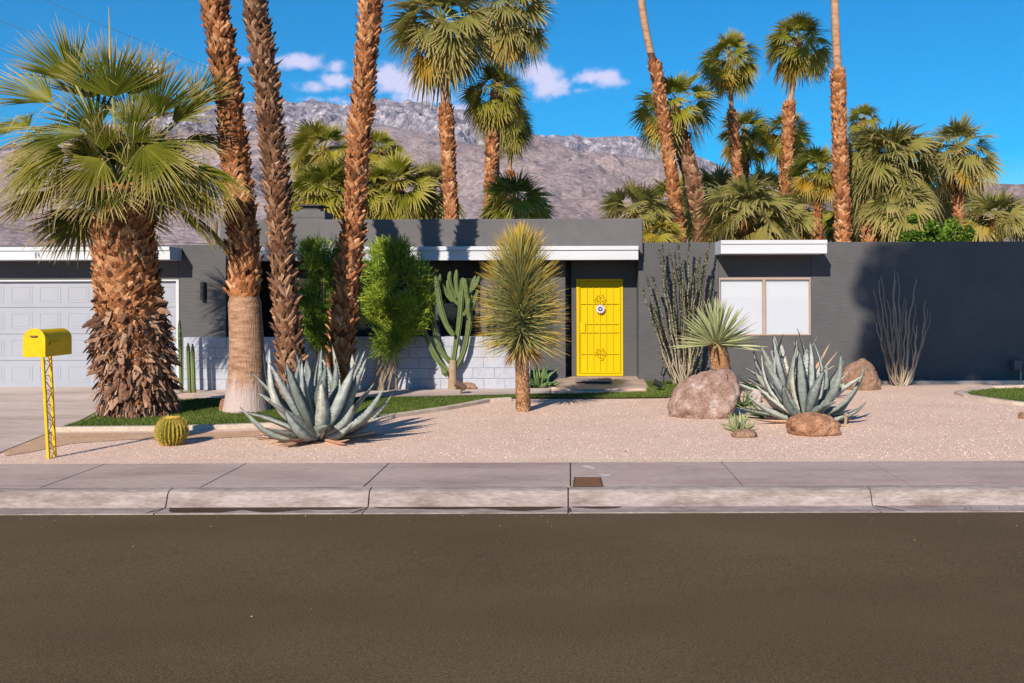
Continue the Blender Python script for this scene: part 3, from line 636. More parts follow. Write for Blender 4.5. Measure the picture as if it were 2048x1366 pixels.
# ---------------------------------------------------------------- palms
def smooth_path(pts, step=.12):
    """pts: [(Vector, r)], linear-catmull resample"""
    out = []; n = len(pts)
    for i in range(n-1):
        p0, p1, p2, p3 = pts[max(i-1, 0)], pts[i], pts[i+1], pts[min(i+2, n-1)]
        L = (p2[0]-p1[0]).length; k = max(1, int(L/step))
        for j in range(k):
            t = j/k
            a = .5*((2*p1[0])+(p2[0]-p0[0])*t+(2*p0[0]-5*p1[0]+4*p2[0]-p3[0])*t*t+(3*p1[0]-p0[0]-3*p2[0]+p3[0])*t**3)
            out.append((a, lerp(p1[1], p2[1], t)))
    out.append(pts[-1]); return out
def trunk(pts, boot_rng, rr, near=True, smat=('core', 'smooth', 'boots'), wash=None, bl=1.0, dens=1.0, parent=None, name='trunk', out_=.16):
    path = smooth_path(pts, .1 if near else .22); b = MB(); n = 20 if near else 9; vs = []; fs = []; mi = []
    for i, (p, r) in enumerate(path):
        nbt = boot_rng[0] <= p.z <= boot_rng[1]
        for k in range(n):
            a = 6.2832*k/n; q = r*(.86 if nbt else 1)*(1+.04*noise.noise(Vector((math.cos(a)*2, math.sin(a)*2, p.z*3))))
            vs.append((p.x+math.cos(a)*q, p.y+math.sin(a)*q, p.z))
    for i in range(len(path)-1):
        zc = path[i][0].z; m_ = 0 if boot_rng[0] <= zc <= boot_rng[1] else 1
        for k in range(n):
            k2 = (k+1) % n; fs.append((i*n+k, i*n+k2, (i+1)*n+k2, (i+1)*n+k)); mi.append(3 if wash and zc < wash+.10*noise.noise(Vector((k*1.3, zc*2, 0))) else m_)
    b.add(vs, fs, (.3, .5, .5)); b.m = mi[:]; ncore = len(fs)
    # boots: forked leaf bases
    zs = boot_rng[0]; row = 0
    zend = min(boot_rng[1], path[-1][0].z)
    def at(z):
        for i in range(len(path)-1):
            if path[i][0].z <= z <= path[i+1][0].z:
                t = (z-path[i][0].z)/max(1e-6, path[i+1][0].z-path[i][0].z); return path[i][0].lerp(path[i+1][0], t), lerp(path[i][1], path[i+1][1], t), (path[i+1][0]-path[i][0]).normalized()
        return path[-1][0], path[-1][1], Vector((0,0,1))
    while zs < zend:
        c, r, ax = at(zs); s = (.95 if near else 1.25)*bl
        cnt = max(5, int((10 if near else 7)*dens)) ; off = (row % 2)*.5+rr.uniform(-.12, .12)
        for k in range(cnt):
            a = 6.2832*(k+off+rr.uniform(-.15, .15))/cnt
            o = Vector((math.cos(a), math.sin(a), 0)); tau = Vector((-math.sin(a), math.cos(a), 0))
            base = c+o*r*.86+Vector((0, 0, rr.uniform(-.02, .02)))
            q0 = min(1, max(0, rr.gauss(.5, .22))); wdt = 6.2832*r/cnt*.5*rr.uniform(.6, 1.1)
            for sgn in ((-1, 1) if rr.random() < .8 else (rr.choice((-1, 1)),)):
                l = .20*s*rr.uniform(.6, 1.25); kk = sgn*rr.uniform(.3, 1.15); oo = rr.uniform(.3, 1.3)*out_+(.25 if rr.random() < .08 else 0)
                d = (ax+tau*kk+o*oo).normalized(); cu = rr.uniform(-.03, .05)*s
                side = (tau-d*tau.dot(d)).normalized()
                q = min(1, max(0, q0+rr.gauss(0, .1))); V_ = []
                S = ((0, 1), (.45, .85), (.8, .62), (1, rr.choice((.1,.3,.5)))) if near else ((0, 1), (.6, .8), (1, .3))
                for (t, wd) in S:
                    pc = base+d*l*t+o*cu*t*t
                    V_ += [pc-side*wdt*wd-o*.012, pc+o*(.014*wd), pc+side*wdt*wd-o*.012]
                F_ = []
                for i in range(len(S)-1):
                    F_ += [(3*i, 3*i+1, 3*i+4, 3*i+3), (3*i+1, 3*i+2, 3*i+5, 3*i+4)]
                cs = []
                for (t, wd) in S: cs += [(min(1, q+.12*t), t, .5)]*3
                b.add(V_, F_, cs, 2)
        zs += (.072 if near else .13)*bl/dens; row += 1
    ob = b.build(name, [M[smat[0]], M[smat[1]], M[smat[2]], M['whitewash']], parent)
    for pl_ in ob.data.polygons[:ncore]: pl_.use_smooth = True
    return ob

def fan_leaf(b, H, a, n, Rl, nseg, spread, droop, q, rr, mi=0, split=.5, near=False, wilt=0.0):
    a = a.normalized(); s = a.cross(n).normalized(); n = s.cross(a).normalized(); dth = 2*spread/nseg
    ST = (0.04, .3, .55, .8, 1.0) if near else (0.05, .45, .75, 1.0)
    for i in range(nseg):
        th = -spread+dth*(i+.5)
        d = (a*math.cos(th)+s*math.sin(th)+n*(.10*abs(math.sin(th)))).normalized(); L = Rl*(.80+.20*math.cos(th*.8))*rr.uniform(.9, 1.06)
        side = (-a*math.sin(th)+s*math.cos(th)).normalized(); vs = []; cs = []; dr = droop*rr.uniform(.5, 1.5)+wilt*abs(math.sin(th*.5))
        v_ = .16 if near else .09; qq = min(1, max(0, q+rr.uniform(-v_, v_)))
        sx = rr.uniform(-.09, .09); lift = rr.uniform(-.07, .07); L *= rr.uniform(.86, 1.0)
        for t in ST:
            wd = L*min(t, split)*math.tan(dth/2)*1.12
            if t > split: wd *= max(.06, 1-((t-split)/(1-split))**1.2)
            tt = max(0, t-.3)
            p = H+d*(L*t*(1-.12*dr*tt))+side*(sx*L*tt)+n*(lift*L*tt)+Vector((0, 0, -1))*(dr*L*tt**1.8)
            vs += [p-side*wd+n*wd*.6, p-n*wd*.45, p+side*wd+n*wd*.6] if near else [p-side*wd+n*wd*.3, p+side*wd-n*wd*.3]
            cs += [(qq, t, .5)]*(3 if near else 2)
        m_ = 3 if near else 2; fs = []
        for k in range(len(ST)-1):
            for j in range(m_-1): fs.append((m_*k+j, m_*k+j+1, m_*(k+1)+j+1, m_*(k+1)+j))
        b.add(vs, fs, cs, mi)
def petiole(b, p0, d0, L, sag, q, w0, near, mi=1):
    pts = []; n = 6 if near else 3
    for i in range(n+1):
        t = i/n; pts.append(p0+d0*L*t+Vector((0, 0, -1))*(sag*L*t*t))
    b.tube(pts, [w0*(1-.45*i/n) for i in range(n+1)], 4 if near else 3, (q, .2, .5), mi, cap=False, flat=.5)
    return pts[-1], (pts[-1]-pts[-2]).normalized()
def crown(name, parent, c, r, n, rr, green='leaf_green', near=False, low=-50, high=85, tone=0., nseg=18, yellow=.05, lp=.48, dense=1, droop=.22):
    b = MB()
    for i in range(n):
        t = (i+.5)/n; az = i*2.39996+rr.uniform(-.3, .3); el = R(lerp(high, low, t**.85)+rr.uniform(-9, 9))
        d = Vector((math.cos(az)*math.cos(el), math.sin(az)*math.cos(el), math.sin(el)))
        L = r*lp*rr.uniform(.85, 1.15)*(1 if t > .15 else .75)
        q = min(.84, max(.02, .30+tone+.30*t+rr.gauss(0, .10)))
        if t > .72 and rr.random() < yellow*3: q = 1.0
        H, a = petiole(b, Vector(c), d, L, .18+.25*t, .3+.5*t, .022*r/1.4, near)
        a = (a+Vector((0, 0, -.12-.5*t*rr.uniform(.2, 1.3)))).normalized()
        out = Vector((math.cos(az), math.sin(az), 0))
        nn = (Vector((0, 0, 1))+out*(.25+.9*t)-a*a.dot(Vector((0, 0, 1)))).normalized()
        tw = Matrix.Rotation(rr.uniform(-.9, .9), 3, a); nn = tw @ nn
        fan_leaf(b, H, a, nn, r*.60*rr.uniform(.85, 1.1), nseg, 1.75+rr.uniform(-.2, .2), droop+.5*t*rr.uniform(.3, 1.3), q, rr, near=near, split=.48)
    return b.build(name, [M[green], M['petiole']], parent)
def dead_skirt(parent, c, r, n, rr, name='dead_fronds'):
    b = MB()
    for i in range(n):
        az = rr.uniform(0, 6.28); el = R(rr.uniform(-75, -35)); d = Vector((math.cos(az)*math.cos(el), math.sin(az)*math.cos(el), math.sin(el)))
        H, a = petiole(b, Vector(c), d, r*.4, .1, .9, .02, False, 0)
        fan_leaf(b, H, Vector((d.x*.3, d.y*.3, -1)), Vector((d.x, d.y, .2)), r*.5, 12, .9, .2, rr.random(), rr)
    return b.build(name, M['dead'], parent)

PALMS_G = 'tall fan palms rising behind the house'
def back_palm(D, tr, cr, boots_py, label, seed, green='leaf_green', n=38, tone=0., low=-50, yellow=.04, dens=1, crown_extra=None, group=PALMS_G, smat=('core', 'smooth', 'boots'), dead=0, nseg=22, lp=.48, high=85, droop=.22):
    """tr: [(px,py,width px)...] from top to bottom; cr: (px,py,r px); boots_py: (top, bottom) rows between which old leaf bases cling"""
    rr = random.Random(seed)
    pts = []
    for (px, py, wpx) in reversed(tr): pts.append((P(px, py, D), wpx*D/F/2))
    b0 = pts[0]; base = Vector((b0[0].x, D, 0)); 
    if b0[0].z > .05: pts.insert(0, (base, b0[1]*1.1))
    o = thing('fan_palm', base, label, 'palm tree', group)
    c = P(cr[0], cr[1], D)
    if (c-pts[-1][0]).length > .05 and c.z > pts[-1][0].z: pts.append((c-Vector((0, 0, .02)), pts[-1][1]*.9))
    zb = (ZZ(boots_py[1], D) if boots_py[1] < 900 else 0, ZZ(boots_py[0], D))
    trunk(pts, zb, rr, near=False, dens=dens*1.15, parent=o, smat=smat, bl=max(.62, pts[-1][1]/.2*.7))
    crown('crown', o, c, cr[2]*D/F*1.10, n, rr, green, tone=tone+.09, low=low, yellow=yellow, nseg=nseg, lp=lp, high=high, droop=droop)
    if dead: dead_skirt(o, c, cr[2]*D/F, dead, rr)
    return o
def tall(D, tr, label, seed, extra, boots_py, r=1.7, **k):
    """palm whose crown stands above the picture"""
    (x0, y0, w0), (x1, y1, w1) = tr[0], tr[1]; sl = (x0-x1)/(y1-y0)
    top = (x0+sl*extra*.7, y0-extra, w0)
    return back_palm(D, [top]+tr, (top[0], top[1]-6, r*F/D), boots_py, label, seed, **k)

back_palm(28, [(886, 75, 18), (889, 140, 18), (892, 210, 18), (893, 222, 30), (897, 300, 29), (900, 380, 28), (904, 437, 29)], (884, 42, 112), (212, 1000), 'tall fan palm with pale smooth upper trunk left of the crowded palm pair', 11, 'leaf_olive', n=46, tone=-.05, low=-58)
back_palm(33, [(1003, 60, 20), (1002, 100, 19), (996, 200, 20), (990, 300, 20)], (1016, 14, 100), (30, 120), 'tall fan palm with wide crown cut by the picture top above the shorter twin palm', 12, 'leaf_olive', n=46, tone=-.05, low=-60, dead=5)
back_palm(29, [(990, 205, 20), (987, 260, 24), (984, 330, 26), (981, 437, 27)], (992, 180, 68), (215, 1000), 'medium fan palm with orange ragged trunk and two hanging yellow fronds', 13, n=44, low=-65, yellow=.12)
back_palm(36, [(1019, 280, 8), (1021, 340, 9), (1022, 350, 16), (1023, 392, 15)], (1018, 238, 60), (345, 420), 'slim fan palm with thin dark stem just right of the orange ragged trunk', 14, n=40, low=-70, tone=-.1)
back_palm(27, [(1034, 415, 16), (1034, 470, 18)], (1034, 405, 82), (380, 1000), 'low dark green fan palm behind the parapet above the yellow tipped yucca', 15, n=34, low=-10, tone=-.12)
back_palm(34, [(648, 330, 16), (648, 437, 18)], (648, 300, 80), (300, 1000), 'bushy fan palm with the highest crown between the second and third front trunks', 16, n=40, low=-50, tone=.1, yellow=.1)
back_palm(29, [(640, 390, 18), (640, 437, 18)], (655, 385, 92), (380, 1000), 'low fan palm with star shaped fronds directly behind the chimney', 17, n=38, low=-30, tone=-.03)
back_palm(38, [(762, 310, 14), (762, 437, 14)], (762, 298, 50), (300, 1000), 'small distant fan palm peeking out right behind the third front trunk', 18, n=34, low=-60, tone=.05, yellow=.1)
back_palm(30, [(800, 400, 20), (800, 437, 20)], (795, 372, 88), (360, 1000), 'fan palm with hanging orange dead frond above the parapet left of the tall smooth palm', 19, n=42, low=-70, tone=.08, yellow=.14)
back_palm(31, [(860, 400, 18), (860, 437, 18)], (860, 375, 74), (360, 1000), 'shaggy fan palm half hidden behind the tall smooth palm trunk', 20, 'leaf_olive', n=38, low=-70)
back_palm(33, [(712, 420, 18), (712, 450, 18)], (708, 395, 70), (360, 1000), 'dense low fan palm behind the third front trunk at parapet height', 21, n=36, low=-50)
back_palm(42, [(590, 420, 12), (590, 450, 12)], (585, 405, 40), (380, 1000), 'small green fan palm left of the chimney', 22, n=30, low=-50)
# right-hand group
tall(25, [(1284, 0, 15), (1297, 80, 15), (1308, 125, 16), (1312, 135, 24), (1325, 220, 24), (1337, 300, 24), (1349, 390, 26), (1356, 482, 28)], 'thin tall palm leaning left whose smooth top leaves the picture above the window wall', 31, 230, (122, 1000))
back_palm(26, [(1354, 235, 26), (1366, 290, 34), (1383, 350, 38), (1397, 420, 36), (1406, 482, 36)], (1352, 212, 78), (235, 1000), 'stout shaggy palm leaning left behind the thin leaning palm', 32, n=34, low=-42, yellow=.1, smat=('core', 'smooth', 'boots_grey_shaded'), lp=.6)
back_palm(32, [(1462, 150, 9), (1464, 222, 10), (1465, 230, 19), (1471, 300, 19), (1480, 380, 18), (1492, 430, 17)], (1462, 112, 66), (224, 1000), 'slender palm with compact crown standing clear against the sky left of the twin', 33, n=40, low=-55, yellow=.08)
back_palm(30, [(1593, 130, 16), (1590, 150, 11), (1581, 206, 12), (1579, 214, 25), (1577, 290, 23), (1573, 400, 20), (1569, 480, 19)], (1600, 82, 72), (208, 1000), 'slender palm with slightly bent neck and dark bark collar beside the tall smooth trunk', 34, n=42, low=-55, dead=2)
tall(25, [(1671, 0, 16), (1674, 80, 17), (1677, 140, 18), (1678, 155, 30), (1680, 260, 28), (1684, 380, 30), (1686, 482, 32)], 'tall straight palm with smooth orange top leaving the picture right of the twin crowns', 35, 240, (146, 1000), smat=('core', 'smooth', 'boots'))
back_palm(37, [(1491, 290, 13), (1492, 345, 13), (1492, 430, 13)], (1490, 262, 64), (290, 1000), 'dark crowned palm low behind the slender compact crowned palm', 36, n=36, low=-50, tone=-.12)
back_palm(35, [(1568, 300, 14), (1566, 400, 14)], (1572, 262, 58), (300, 1000), 'yellowish palm partly hidden behind the bent neck palm trunk', 37, n=38, low=-60, tone=.12)
back_palm(29, [(1636, 375, 16), (1636, 480, 16)], (1640, 340, 66), (370, 1000), 'short dark green palm with yellow lower fronds just left of the tall straight trunk', 38, n=40, low=-40, tone=-.14, yellow=.3)
back_palm(40, [(1725, 250, 14), (1727, 430, 14)], (1727, 238, 42), (240, 1000), 'distant small palm crown topping the big olive mass of fronds', 39, n=30, low=-60, tone=.1)
back_palm(27, [(1772, 430, 36), (1772, 480, 36)], (1778, 325, 118), (400, 1000), 'large grey green shaggy palm clump right of the tall straight trunk', 40, 'leaf_olive', n=74, low=-78, nseg=24, high=82, droop=.5)
back_palm(24.5, [(1738, 455, 30), (1738, 482, 30)], (1795, 418, 84), (440, 1000), 'light olive drooping palm in front of the large shaggy clump', 41, 'leaf_olive', n=30, low=-50, tone=.12, nseg=20, high=60, droop=.6)
back_palm(30, [(1916, 330, 24), (1916, 380, 22), (1917, 415, 20), (1918, 470, 20)], (1918, 295, 84), (330, 1000), 'palm with orange dead fronds below its crown standing alone at far right', 42, 'leaf_olive', n=40, low=-58, yellow=.14)
back_palm(26, [(1992, 460, 30), (1992, 482, 30)], (1996, 440, 84), (450, 1000), 'low spreading palm above the dark wall at the right picture edge', 43, 'leaf_olive', n=32, low=-8, tone=.0, droop=.25)
back_palm(33, [(1850, 350, 18), (1850, 480, 18)], (1858, 372, 80), (350, 1000), 'hanging olive palm between the big clump and the lone far right palm', 44, 'leaf_olive', n=38, low=-75)
back_palm(25, [(1492, 455, 26), (1492, 482, 26)], (1492, 430, 112), (450, 1000), 'wide silvery olive low palm left of the white window canopy', 45, 'leaf_olive', n=44, low=-22, tone=.02, nseg=20, droop=.5)
back_palm(24.5, [(1272, 455, 24), (1272, 482, 24)], (1272, 425, 84), (440, 1000), 'low olive palm behind the right end of the parapet', 46, 'leaf_olive', n=40, low=-25, tone=-.02)
back_palm(23.8, [(1322, 490, 16), (1322, 500, 18)], (1318, 470, 56), (480, 1000), 'yellow green low palm tucked at the foot of the leaning palms', 47, n=26, low=-20, tone=.22)
back_palm(28, [(1588, 455, 14), (1588, 482, 14)], (1560, 440, 74), (440, 1000), 'low palm filling the gap behind the white window canopy', 48, 'leaf_olive', n=34, low=-40, tone=.05)
back_palm(29, [(1432, 455, 18), (1432, 482, 18)], (1420, 428, 66), (440, 1000), 'green low palm behind the stout shaggy leaning trunk', 49, n=34, low=-40, tone=.02)
back_palm(32, [(1690, 450, 18), (1690, 482, 18)], (1700, 440, 62), (440, 1000), 'low dark palm behind the tall straight trunk at wall height', 50, n=34, low=-50, tone=-.1)
back_palm(28.5, [(1745, 440, 24), (1745, 482, 24)], (1742, 312, 84), (400, 1000), 'shaggy olive palm filling the gap between the tall straight trunk and the big clump', 51, 'leaf_olive', n=46, low=-70, nseg=22, high=82, droop=.45)
back_palm(30, [(748, 400, 18), (748, 450, 18)], (752, 385, 76), (360, 1000), 'bright green low palm just right of the third front trunk at parapet height', 52, n=38, low=-60, tone=.08, yellow=.1)
back_palm(34, [(1420, 430, 18), (1420, 482, 18)], (1432, 395, 84), (400, 1000), 'hazy olive palm low between the stout leaning trunk and the compact crowned palm', 53, 'leaf_olive', n=40, low=-60)
back_palm(36, [(1545, 430, 18), (1545, 482, 18)], (1535, 392, 84), (400, 1000), 'pale olive palm low behind the dark bent neck trunk', 54, 'leaf_olive', n=40, low=-60, tone=.06)
back_palm(35, [(1615, 440, 18), (1615, 482, 18)], (1612, 425, 70), (400, 1000), 'small low palm between the bent neck trunk and the short dark palm', 55, n=36, low=-60, tone=-.04)
back_palm(37, [(1340, 420, 18), (1340, 482, 18)], (1345, 400, 70), (400, 1000), 'green low palm seen between the two leaning trunks', 56, n=36, low=-60, tone=.04)
back_palm(34, [(1900, 440, 18), (1900, 482, 18)], (1905, 425, 72), (400, 1000), 'olive palm low behind the green shrub at right', 57, 'leaf_olive', n=36, low=-60)
# shrub over the right wall
def leafball(name, c, rad, n, rr, m, parent=None, size=.05, sq=(1,1,1)):
    b = MB()
    cl = [(Vector((rr.gauss(0, .45)*sq[0], rr.gauss(0, .45)*sq[1], rr.gauss(0, .4)*sq[2]))*rad, rr.uniform(.2, .42)*rad, rr.uniform(-.25, .25)) for _ in range(26)]
    for i in range(n):
        cc, cr_, tq = rr.choice(cl); d = Vector((rr.gauss(0,1), rr.gauss(0,1), rr.gauss(0,1))).normalized()*cr_*rr.random()**.4
        p = Vector(c)+cc+d; a = Vector((rr.gauss(0,1), rr.gauss(0,1), rr.gauss(0,.6))).normalized(); s = a.cross(Vector((rr.gauss(0,1), rr.gauss(0,1), 1))).normalized(); L = size*rr.uniform(.6, 1.4)
        b.add([p-s*L*.35, p+a*L*.5-s*L*.4*.0, p+s*L*.35, p-a*L*.6], [(0,1,2,3)], (min(1, max(0, .5+tq+rr.gauss(0,.15))), .5, .5))
    return b.build(name, m, parent)
rr = random.Random(77); sc_ = P(1872, 462, 23); sh = thing('shrub', (sc_.x, 23, 0), 'bright green leafy shrub rising over the dark right wall', 'shrub')
leafball('foliage', sc_+Vector((0,0,-.1)), .56, 5200, rr, M['bushleaf'], sh, size=.09, sq=(1.15, .8, .7))
b = MB()
for k in range(5): b.tube([(sc_.x+k*.05, 23, 0), (sc_.x+rr.uniform(-.3,.3), 23, 1.6), (sc_.x+rr.uniform(-.5,.5), 23, sc_.z)], [.04,.03,.01], 6)
b.build('stem', M['stick'], sh)

# front trunks
def front_palm(D, tr, label, seed, boots_py, extra, wash_py=None, smat=('core','smooth','boots'), dens=1.0, bl=1.0, out_=.16):
    rr = random.Random(seed); pts = []
    for (px, py, wpx) in reversed(tr): pts.append((P(px, py, D), wpx*D/F/2*(.84 if py < boots_py else .97)))
    pts[0] = (Vector((pts[0][0].x, D, 0)), pts[0][1])
    (t1, r1), (t0, r0) = pts[-2], pts[-1]; sl = (t0-t1).normalized()
    top = t0+Vector((sl.x*.4, 0, 1)).normalized()*extra; pts.append((top, r0*.85))
    o = thing('fan_palm', pts[0][0], label, 'palm tree', 'tall palm trunks in front of the house')
    zb = (ZZ(boots_py, D) if boots_py < 2000 else 0.0, 50)
    trunk(pts, zb, rr, near=True, smat=smat, wash=ZZ(wash_py, D) if wash_py else None, parent=o, dens=dens, bl=bl, out_=out_)
    crown('crown', o, top, 1.9, 36, rr, 'leaf_olive', nseg=16)
    return o
f1 = front_palm(14.3, [(430, 0, 56), (440, 60, 56), (449, 120, 56), (463, 240, 57), (475, 350, 62), (484, 450, 66), (489, 540, 70), (489, 590, 66), (491, 640, 67), (493, 700, 69), (493, 750, 76), (493, 790, 86), (492, 822, 97)],
           'palm trunk with smooth whitewashed flared foot, leftmost of the three bare trunks', 61, 590, 7.5, smat=('core', 'flare', 'boots'))
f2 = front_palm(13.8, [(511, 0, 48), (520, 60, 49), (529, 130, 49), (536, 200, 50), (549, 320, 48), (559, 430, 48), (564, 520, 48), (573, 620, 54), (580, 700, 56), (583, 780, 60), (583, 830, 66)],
           'slim dark shaggy palm trunk just right of the whitewashed foot trunk', 62, 3000, 7.0, smat=('core', 'smooth', 'boots_grey_shaded'), out_=.20)
f3 = front_palm(15.3, [(743, 0, 46), (735, 90, 46), (727, 200, 44), (718, 300, 44), (709, 430, 46), (700, 520, 48), (692, 590, 52), (684, 660, 52), (680, 740, 50), (678, 800, 52)],
           'shaggy brown palm trunk leaning right between the two green pencil bushes', 63, 3000, 6.5, out_=.18)
# big fan palm at left
D0 = 13.9; rr = random.Random(70)
fb = Vector((XX(284, D0), D0, 0)); fp = thing('fan_palm', fb, 'stout young fan palm with huge fan leaves and thick shaggy trunk beside the driveway', 'palm tree')
tp = [(243, 385, 98), (245, 430, 104), (248, 480, 114), (252, 540, 124), (258, 600, 126), (263, 660, 128), (269, 720, 132), (276, 770, 126), (279, 800, 120), (280, 833, 122)]
pts = [(P(px, py, D0), wp*D0/F/2) for px, py, wp in reversed(tp)]; pts[0] = (Vector((pts[0][0].x, D0, 0)), pts[0][1])
trunk(pts, (.12, 50), rr, near=True, dens=1.7, bl=.85, parent=fp, out_=.42)
# lower husks: big dead leaf bases pointing out and down
b = MB(); path = smooth_path(pts, .05)
for i in range(3000):
    c, r = path[int(len(path)*rr.random()**.8*.60)]; a = rr.uniform(0, 6.2832)
    if c.z < .24+.1*math.sin(a*3): continue
    if c.z > 1.0 and rr.random() < (c.z-1.0)/.8: continue
    o = Vector((math.cos(a), math.sin(a), 0)); tau = Vector((-math.sin(a), math.cos(a), 0)); l = rr.choice((rr.uniform(.10, .2), rr.uniform(.18, .32))); ww = rr.uniform(.018, .065)
    up = rr.uniform(-1.6, .7) if c.z < .8 else rr.uniform(-.6, 1.4)
    d = (o*rr.choice((rr.uniform(.1, .6), rr.uniform(.4, 1.0)))+Vector((0,0,1))*up+tau*rr.uniform(-1.0, 1.0)).normalized(); side = d.cross(o+Vector((0,0,.3))).normalized(); base = c+o*r*.80
    q = rr.random(); tw = rr.uniform(-.5, .5); n_ = side.cross(d)
    vs = []
    for t, wd in ((0,.8),(.4,1),(.8,.75),(1,.3)):
        pc = base+d*l*t+n_*(.03*math.sin(t*3)*tw)-Vector((0,0,1))*(.12*t*t); s2 = (side+n_*tw*t).normalized()
        vs += [pc-s2*ww*wd, pc+n_*.012, pc+s2*ww*wd]
    fs = [(3*k+j, 3*k+j+1, 3*k+j+4, 3*k+j+3) for k in range(3) for j in range(2)]
    b.add(vs, fs, [(min(1, q*.8+.15*(k//3)/3), 0, 0) for k in range(12)])
b.build('dead_leaf_bases', M['husk'], fp)
b = MB()
for i in range(300):
    a = rr.uniform(0, 6.283); r = rr.uniform(.46, .54); z = rr.uniform(.0, .22); o = Vector((math.cos(a), math.sin(a), 0))
    p = pts[0][0]+o*r+Vector((0,0,z)); b.tube([p, p+o*.03-Vector((0,0,rr.uniform(.05,.15)))], [.012,.004], 4, (rr.random(),0,0))
b.build('root_fringe', M['husk'], fp)
cr = P(240, 392, D0); b = MB()
# hand placed leaves: (hub px, py, dy towards camera negative, axis dx,dy,dz, normal, radius, spread, droop, tone)
man = [((226, 196), -.35, (-.02, -.1, 1), (0, -1, -.15), .92, 1.25, .05, .22),
       ((150, 165), .1, (-.62, -.1, .9), (.3, -1, .2), .95, .85, .05, .30),
       ((108, 205), -.3, (-1, -.2, .45), (.3, -.8, 1), .92, .95, .12, .45),
       ((312, 232), -.3, (.18, -.15, 1), (-.1, -1, .0), .92, 1.05, .06, .18),
       ((345, 245), -.1, (.8, 0, .75), (-.4, -.9, .5), .88, .9, .15, .42),
       ((172, 268), -.75, (-1, -.35, -.10), (-.1, -.7, 1), 1.2, .9, .40, .30),
       ((288, 291), -1.0, (.62, -.35, -.62), (.15, -1, .35), 1.0, 1.0, .25, .38),
       ((402, 325), -.5, (.50, -.2, -.95), (.25, -1, .15), 1.0, .75, .25, .40),
       ((130, 300), -.6, (-.85, -.3, -.55), (-.1, -1, .6), 1.1, 1.2, .45, .52),
       ((205, 318), -.9, (-.5, -.5, -.75), (0, -1, .5), .80, 1.2, .35, .55),
       ((262, 250), .5, (.1, .5, .9), (0, -1, .4), .95, 1.2, .2, .25),
       ((60, 255), .0, (-1, .1, .1), (0, -.6, 1), .95, 1.1, .35, .5),
       ((370, 280), .3, (1, .2, .0), (0, -.5, 1), .85, 1.2, .4, .3),
       ((330, 330), -.6, (.5, -.4, -.75), (0, -1, .5), .85, 1.3, .5, .5),
       ((185, 200), .4, (-.3, .2, 1), (.1, -1, .2), .95, 1.0, .08, .38),
       ((270, 190), .3, (.25, .2, 1), (-.1, -1, .2), .85, 1.1, .08, .28),
       ((392, 215), .2, (.55, .1, .95), (-.3, -1, .3), .75, .9, .12, .12),
       ((80, 330), .0, (-.8, 0, -.6), (-.1, -1, .5), .9, 1.2, .5, .4),
       ((196, 262), -.2, (-.5, -.1, .9), (.2, -1, .3), .8, 1.0, .1, .1), ((262, 285), -.3, (.5, -.2, .9), (-.2, -1, .2), .7, 1.1, .1, .2)]
for (hp, ddy, a, n_, rl, spd, dr, q) in man:
    H = P(hp[0], hp[1], D0+ddy); s_ = H-cr; mid = cr+s_*.5+Vector((0, 0, .10*s_.length))
    b.tube([cr+s_*.02, cr.lerp(mid, .6)+Vector((0,0,.03)), mid, mid.lerp(H, .5)+Vector((0,0,.01)), H], [.035, .03, .024, .02, .016], 5, (.35, .2, .5), 1, flat=.5)
    fan_leaf(b, H, Vector(a).normalized(), Vector(n_).normalized(), rl*(1.12 if a[2] > .3 else .98), int(56*spd/1.2), spd, dr, q, rr, near=True, split=.55)
for i in range(27):
    az = rr.uniform(-.1, math.pi+.1) if i < 20 else rr.uniform(0, 6.28); el = R(rr.uniform(-5, 75)) if i < 20 else R(rr.uniform(-8, 35))
    d = Vector((math.cos(az)*math.cos(el), math.sin(az)*math.cos(el), math.sin(el)))
    H, a = petiole(b, cr, d, rr.uniform(.7, 1.1), .25, .4, .03, True)
    a = (a+Vector((0, 0, -.4))).normalized(); nn = (Vector((0,0,1))+Vector((d.x, d.y, 0))*.6).normalized()
    fan_leaf(b, H, a, nn, rr.uniform(.75, .95), 36, 1.3, .35, rr.uniform(.0, .6), rr, near=True, split=.6)
for i in range(20):
    az = rr.uniform(0, 6.28); el = R(rr.uniform(35, 85)); d = Vector((math.cos(az)*math.cos(el), math.sin(az)*math.cos(el), math.sin(el)))
    H, a = petiole(b, cr, d, rr.uniform(.45, .8), .1, .4, .025, True)
    fan_leaf(b, H, (a+Vector((rr.uniform(-.5,.5), 0, rr.uniform(-.3,.3)))).normalized(), Vector((rr.uniform(-.5,.5), -1, rr.uniform(-.1,.6))).normalized(), rr.uniform(.6, .8), 34, 1.1, .18, rr.uniform(.0, .45), rr, near=True, split=.5)
# threads and dry hanging strips
for i in range(300):
    az = rr.uniform(0, 6.28); rad = rr.uniform(.3, 1.35); p = cr+Vector((math.cos(az)*rad*1.1, math.sin(az)*rad, rr.uniform(-.45, 1.25)))
    pts_ = [p]; dd = Vector((rr.uniform(-1,1), rr.uniform(-1,1), rr.uniform(-.2,.6)))*.12
    for k in range(5): pts_.append(pts_[-1]+dd); dd = dd*.8+Vector((0,0,-.045))
    b.tube(pts_, [.006,.006,.005,.004,.003,.002], 3, (rr.uniform(.55, 1), .95, .5), 0, cap=False, flat=.4)
b.tube([P(222, 120, D0), P(221, 60, D0), P(219, 12, D0)], [.02, .012, .003], 5, (.9, .9, .5), 0)
b.build('crown', [M['leaf_near'], M['petiole']], fp)

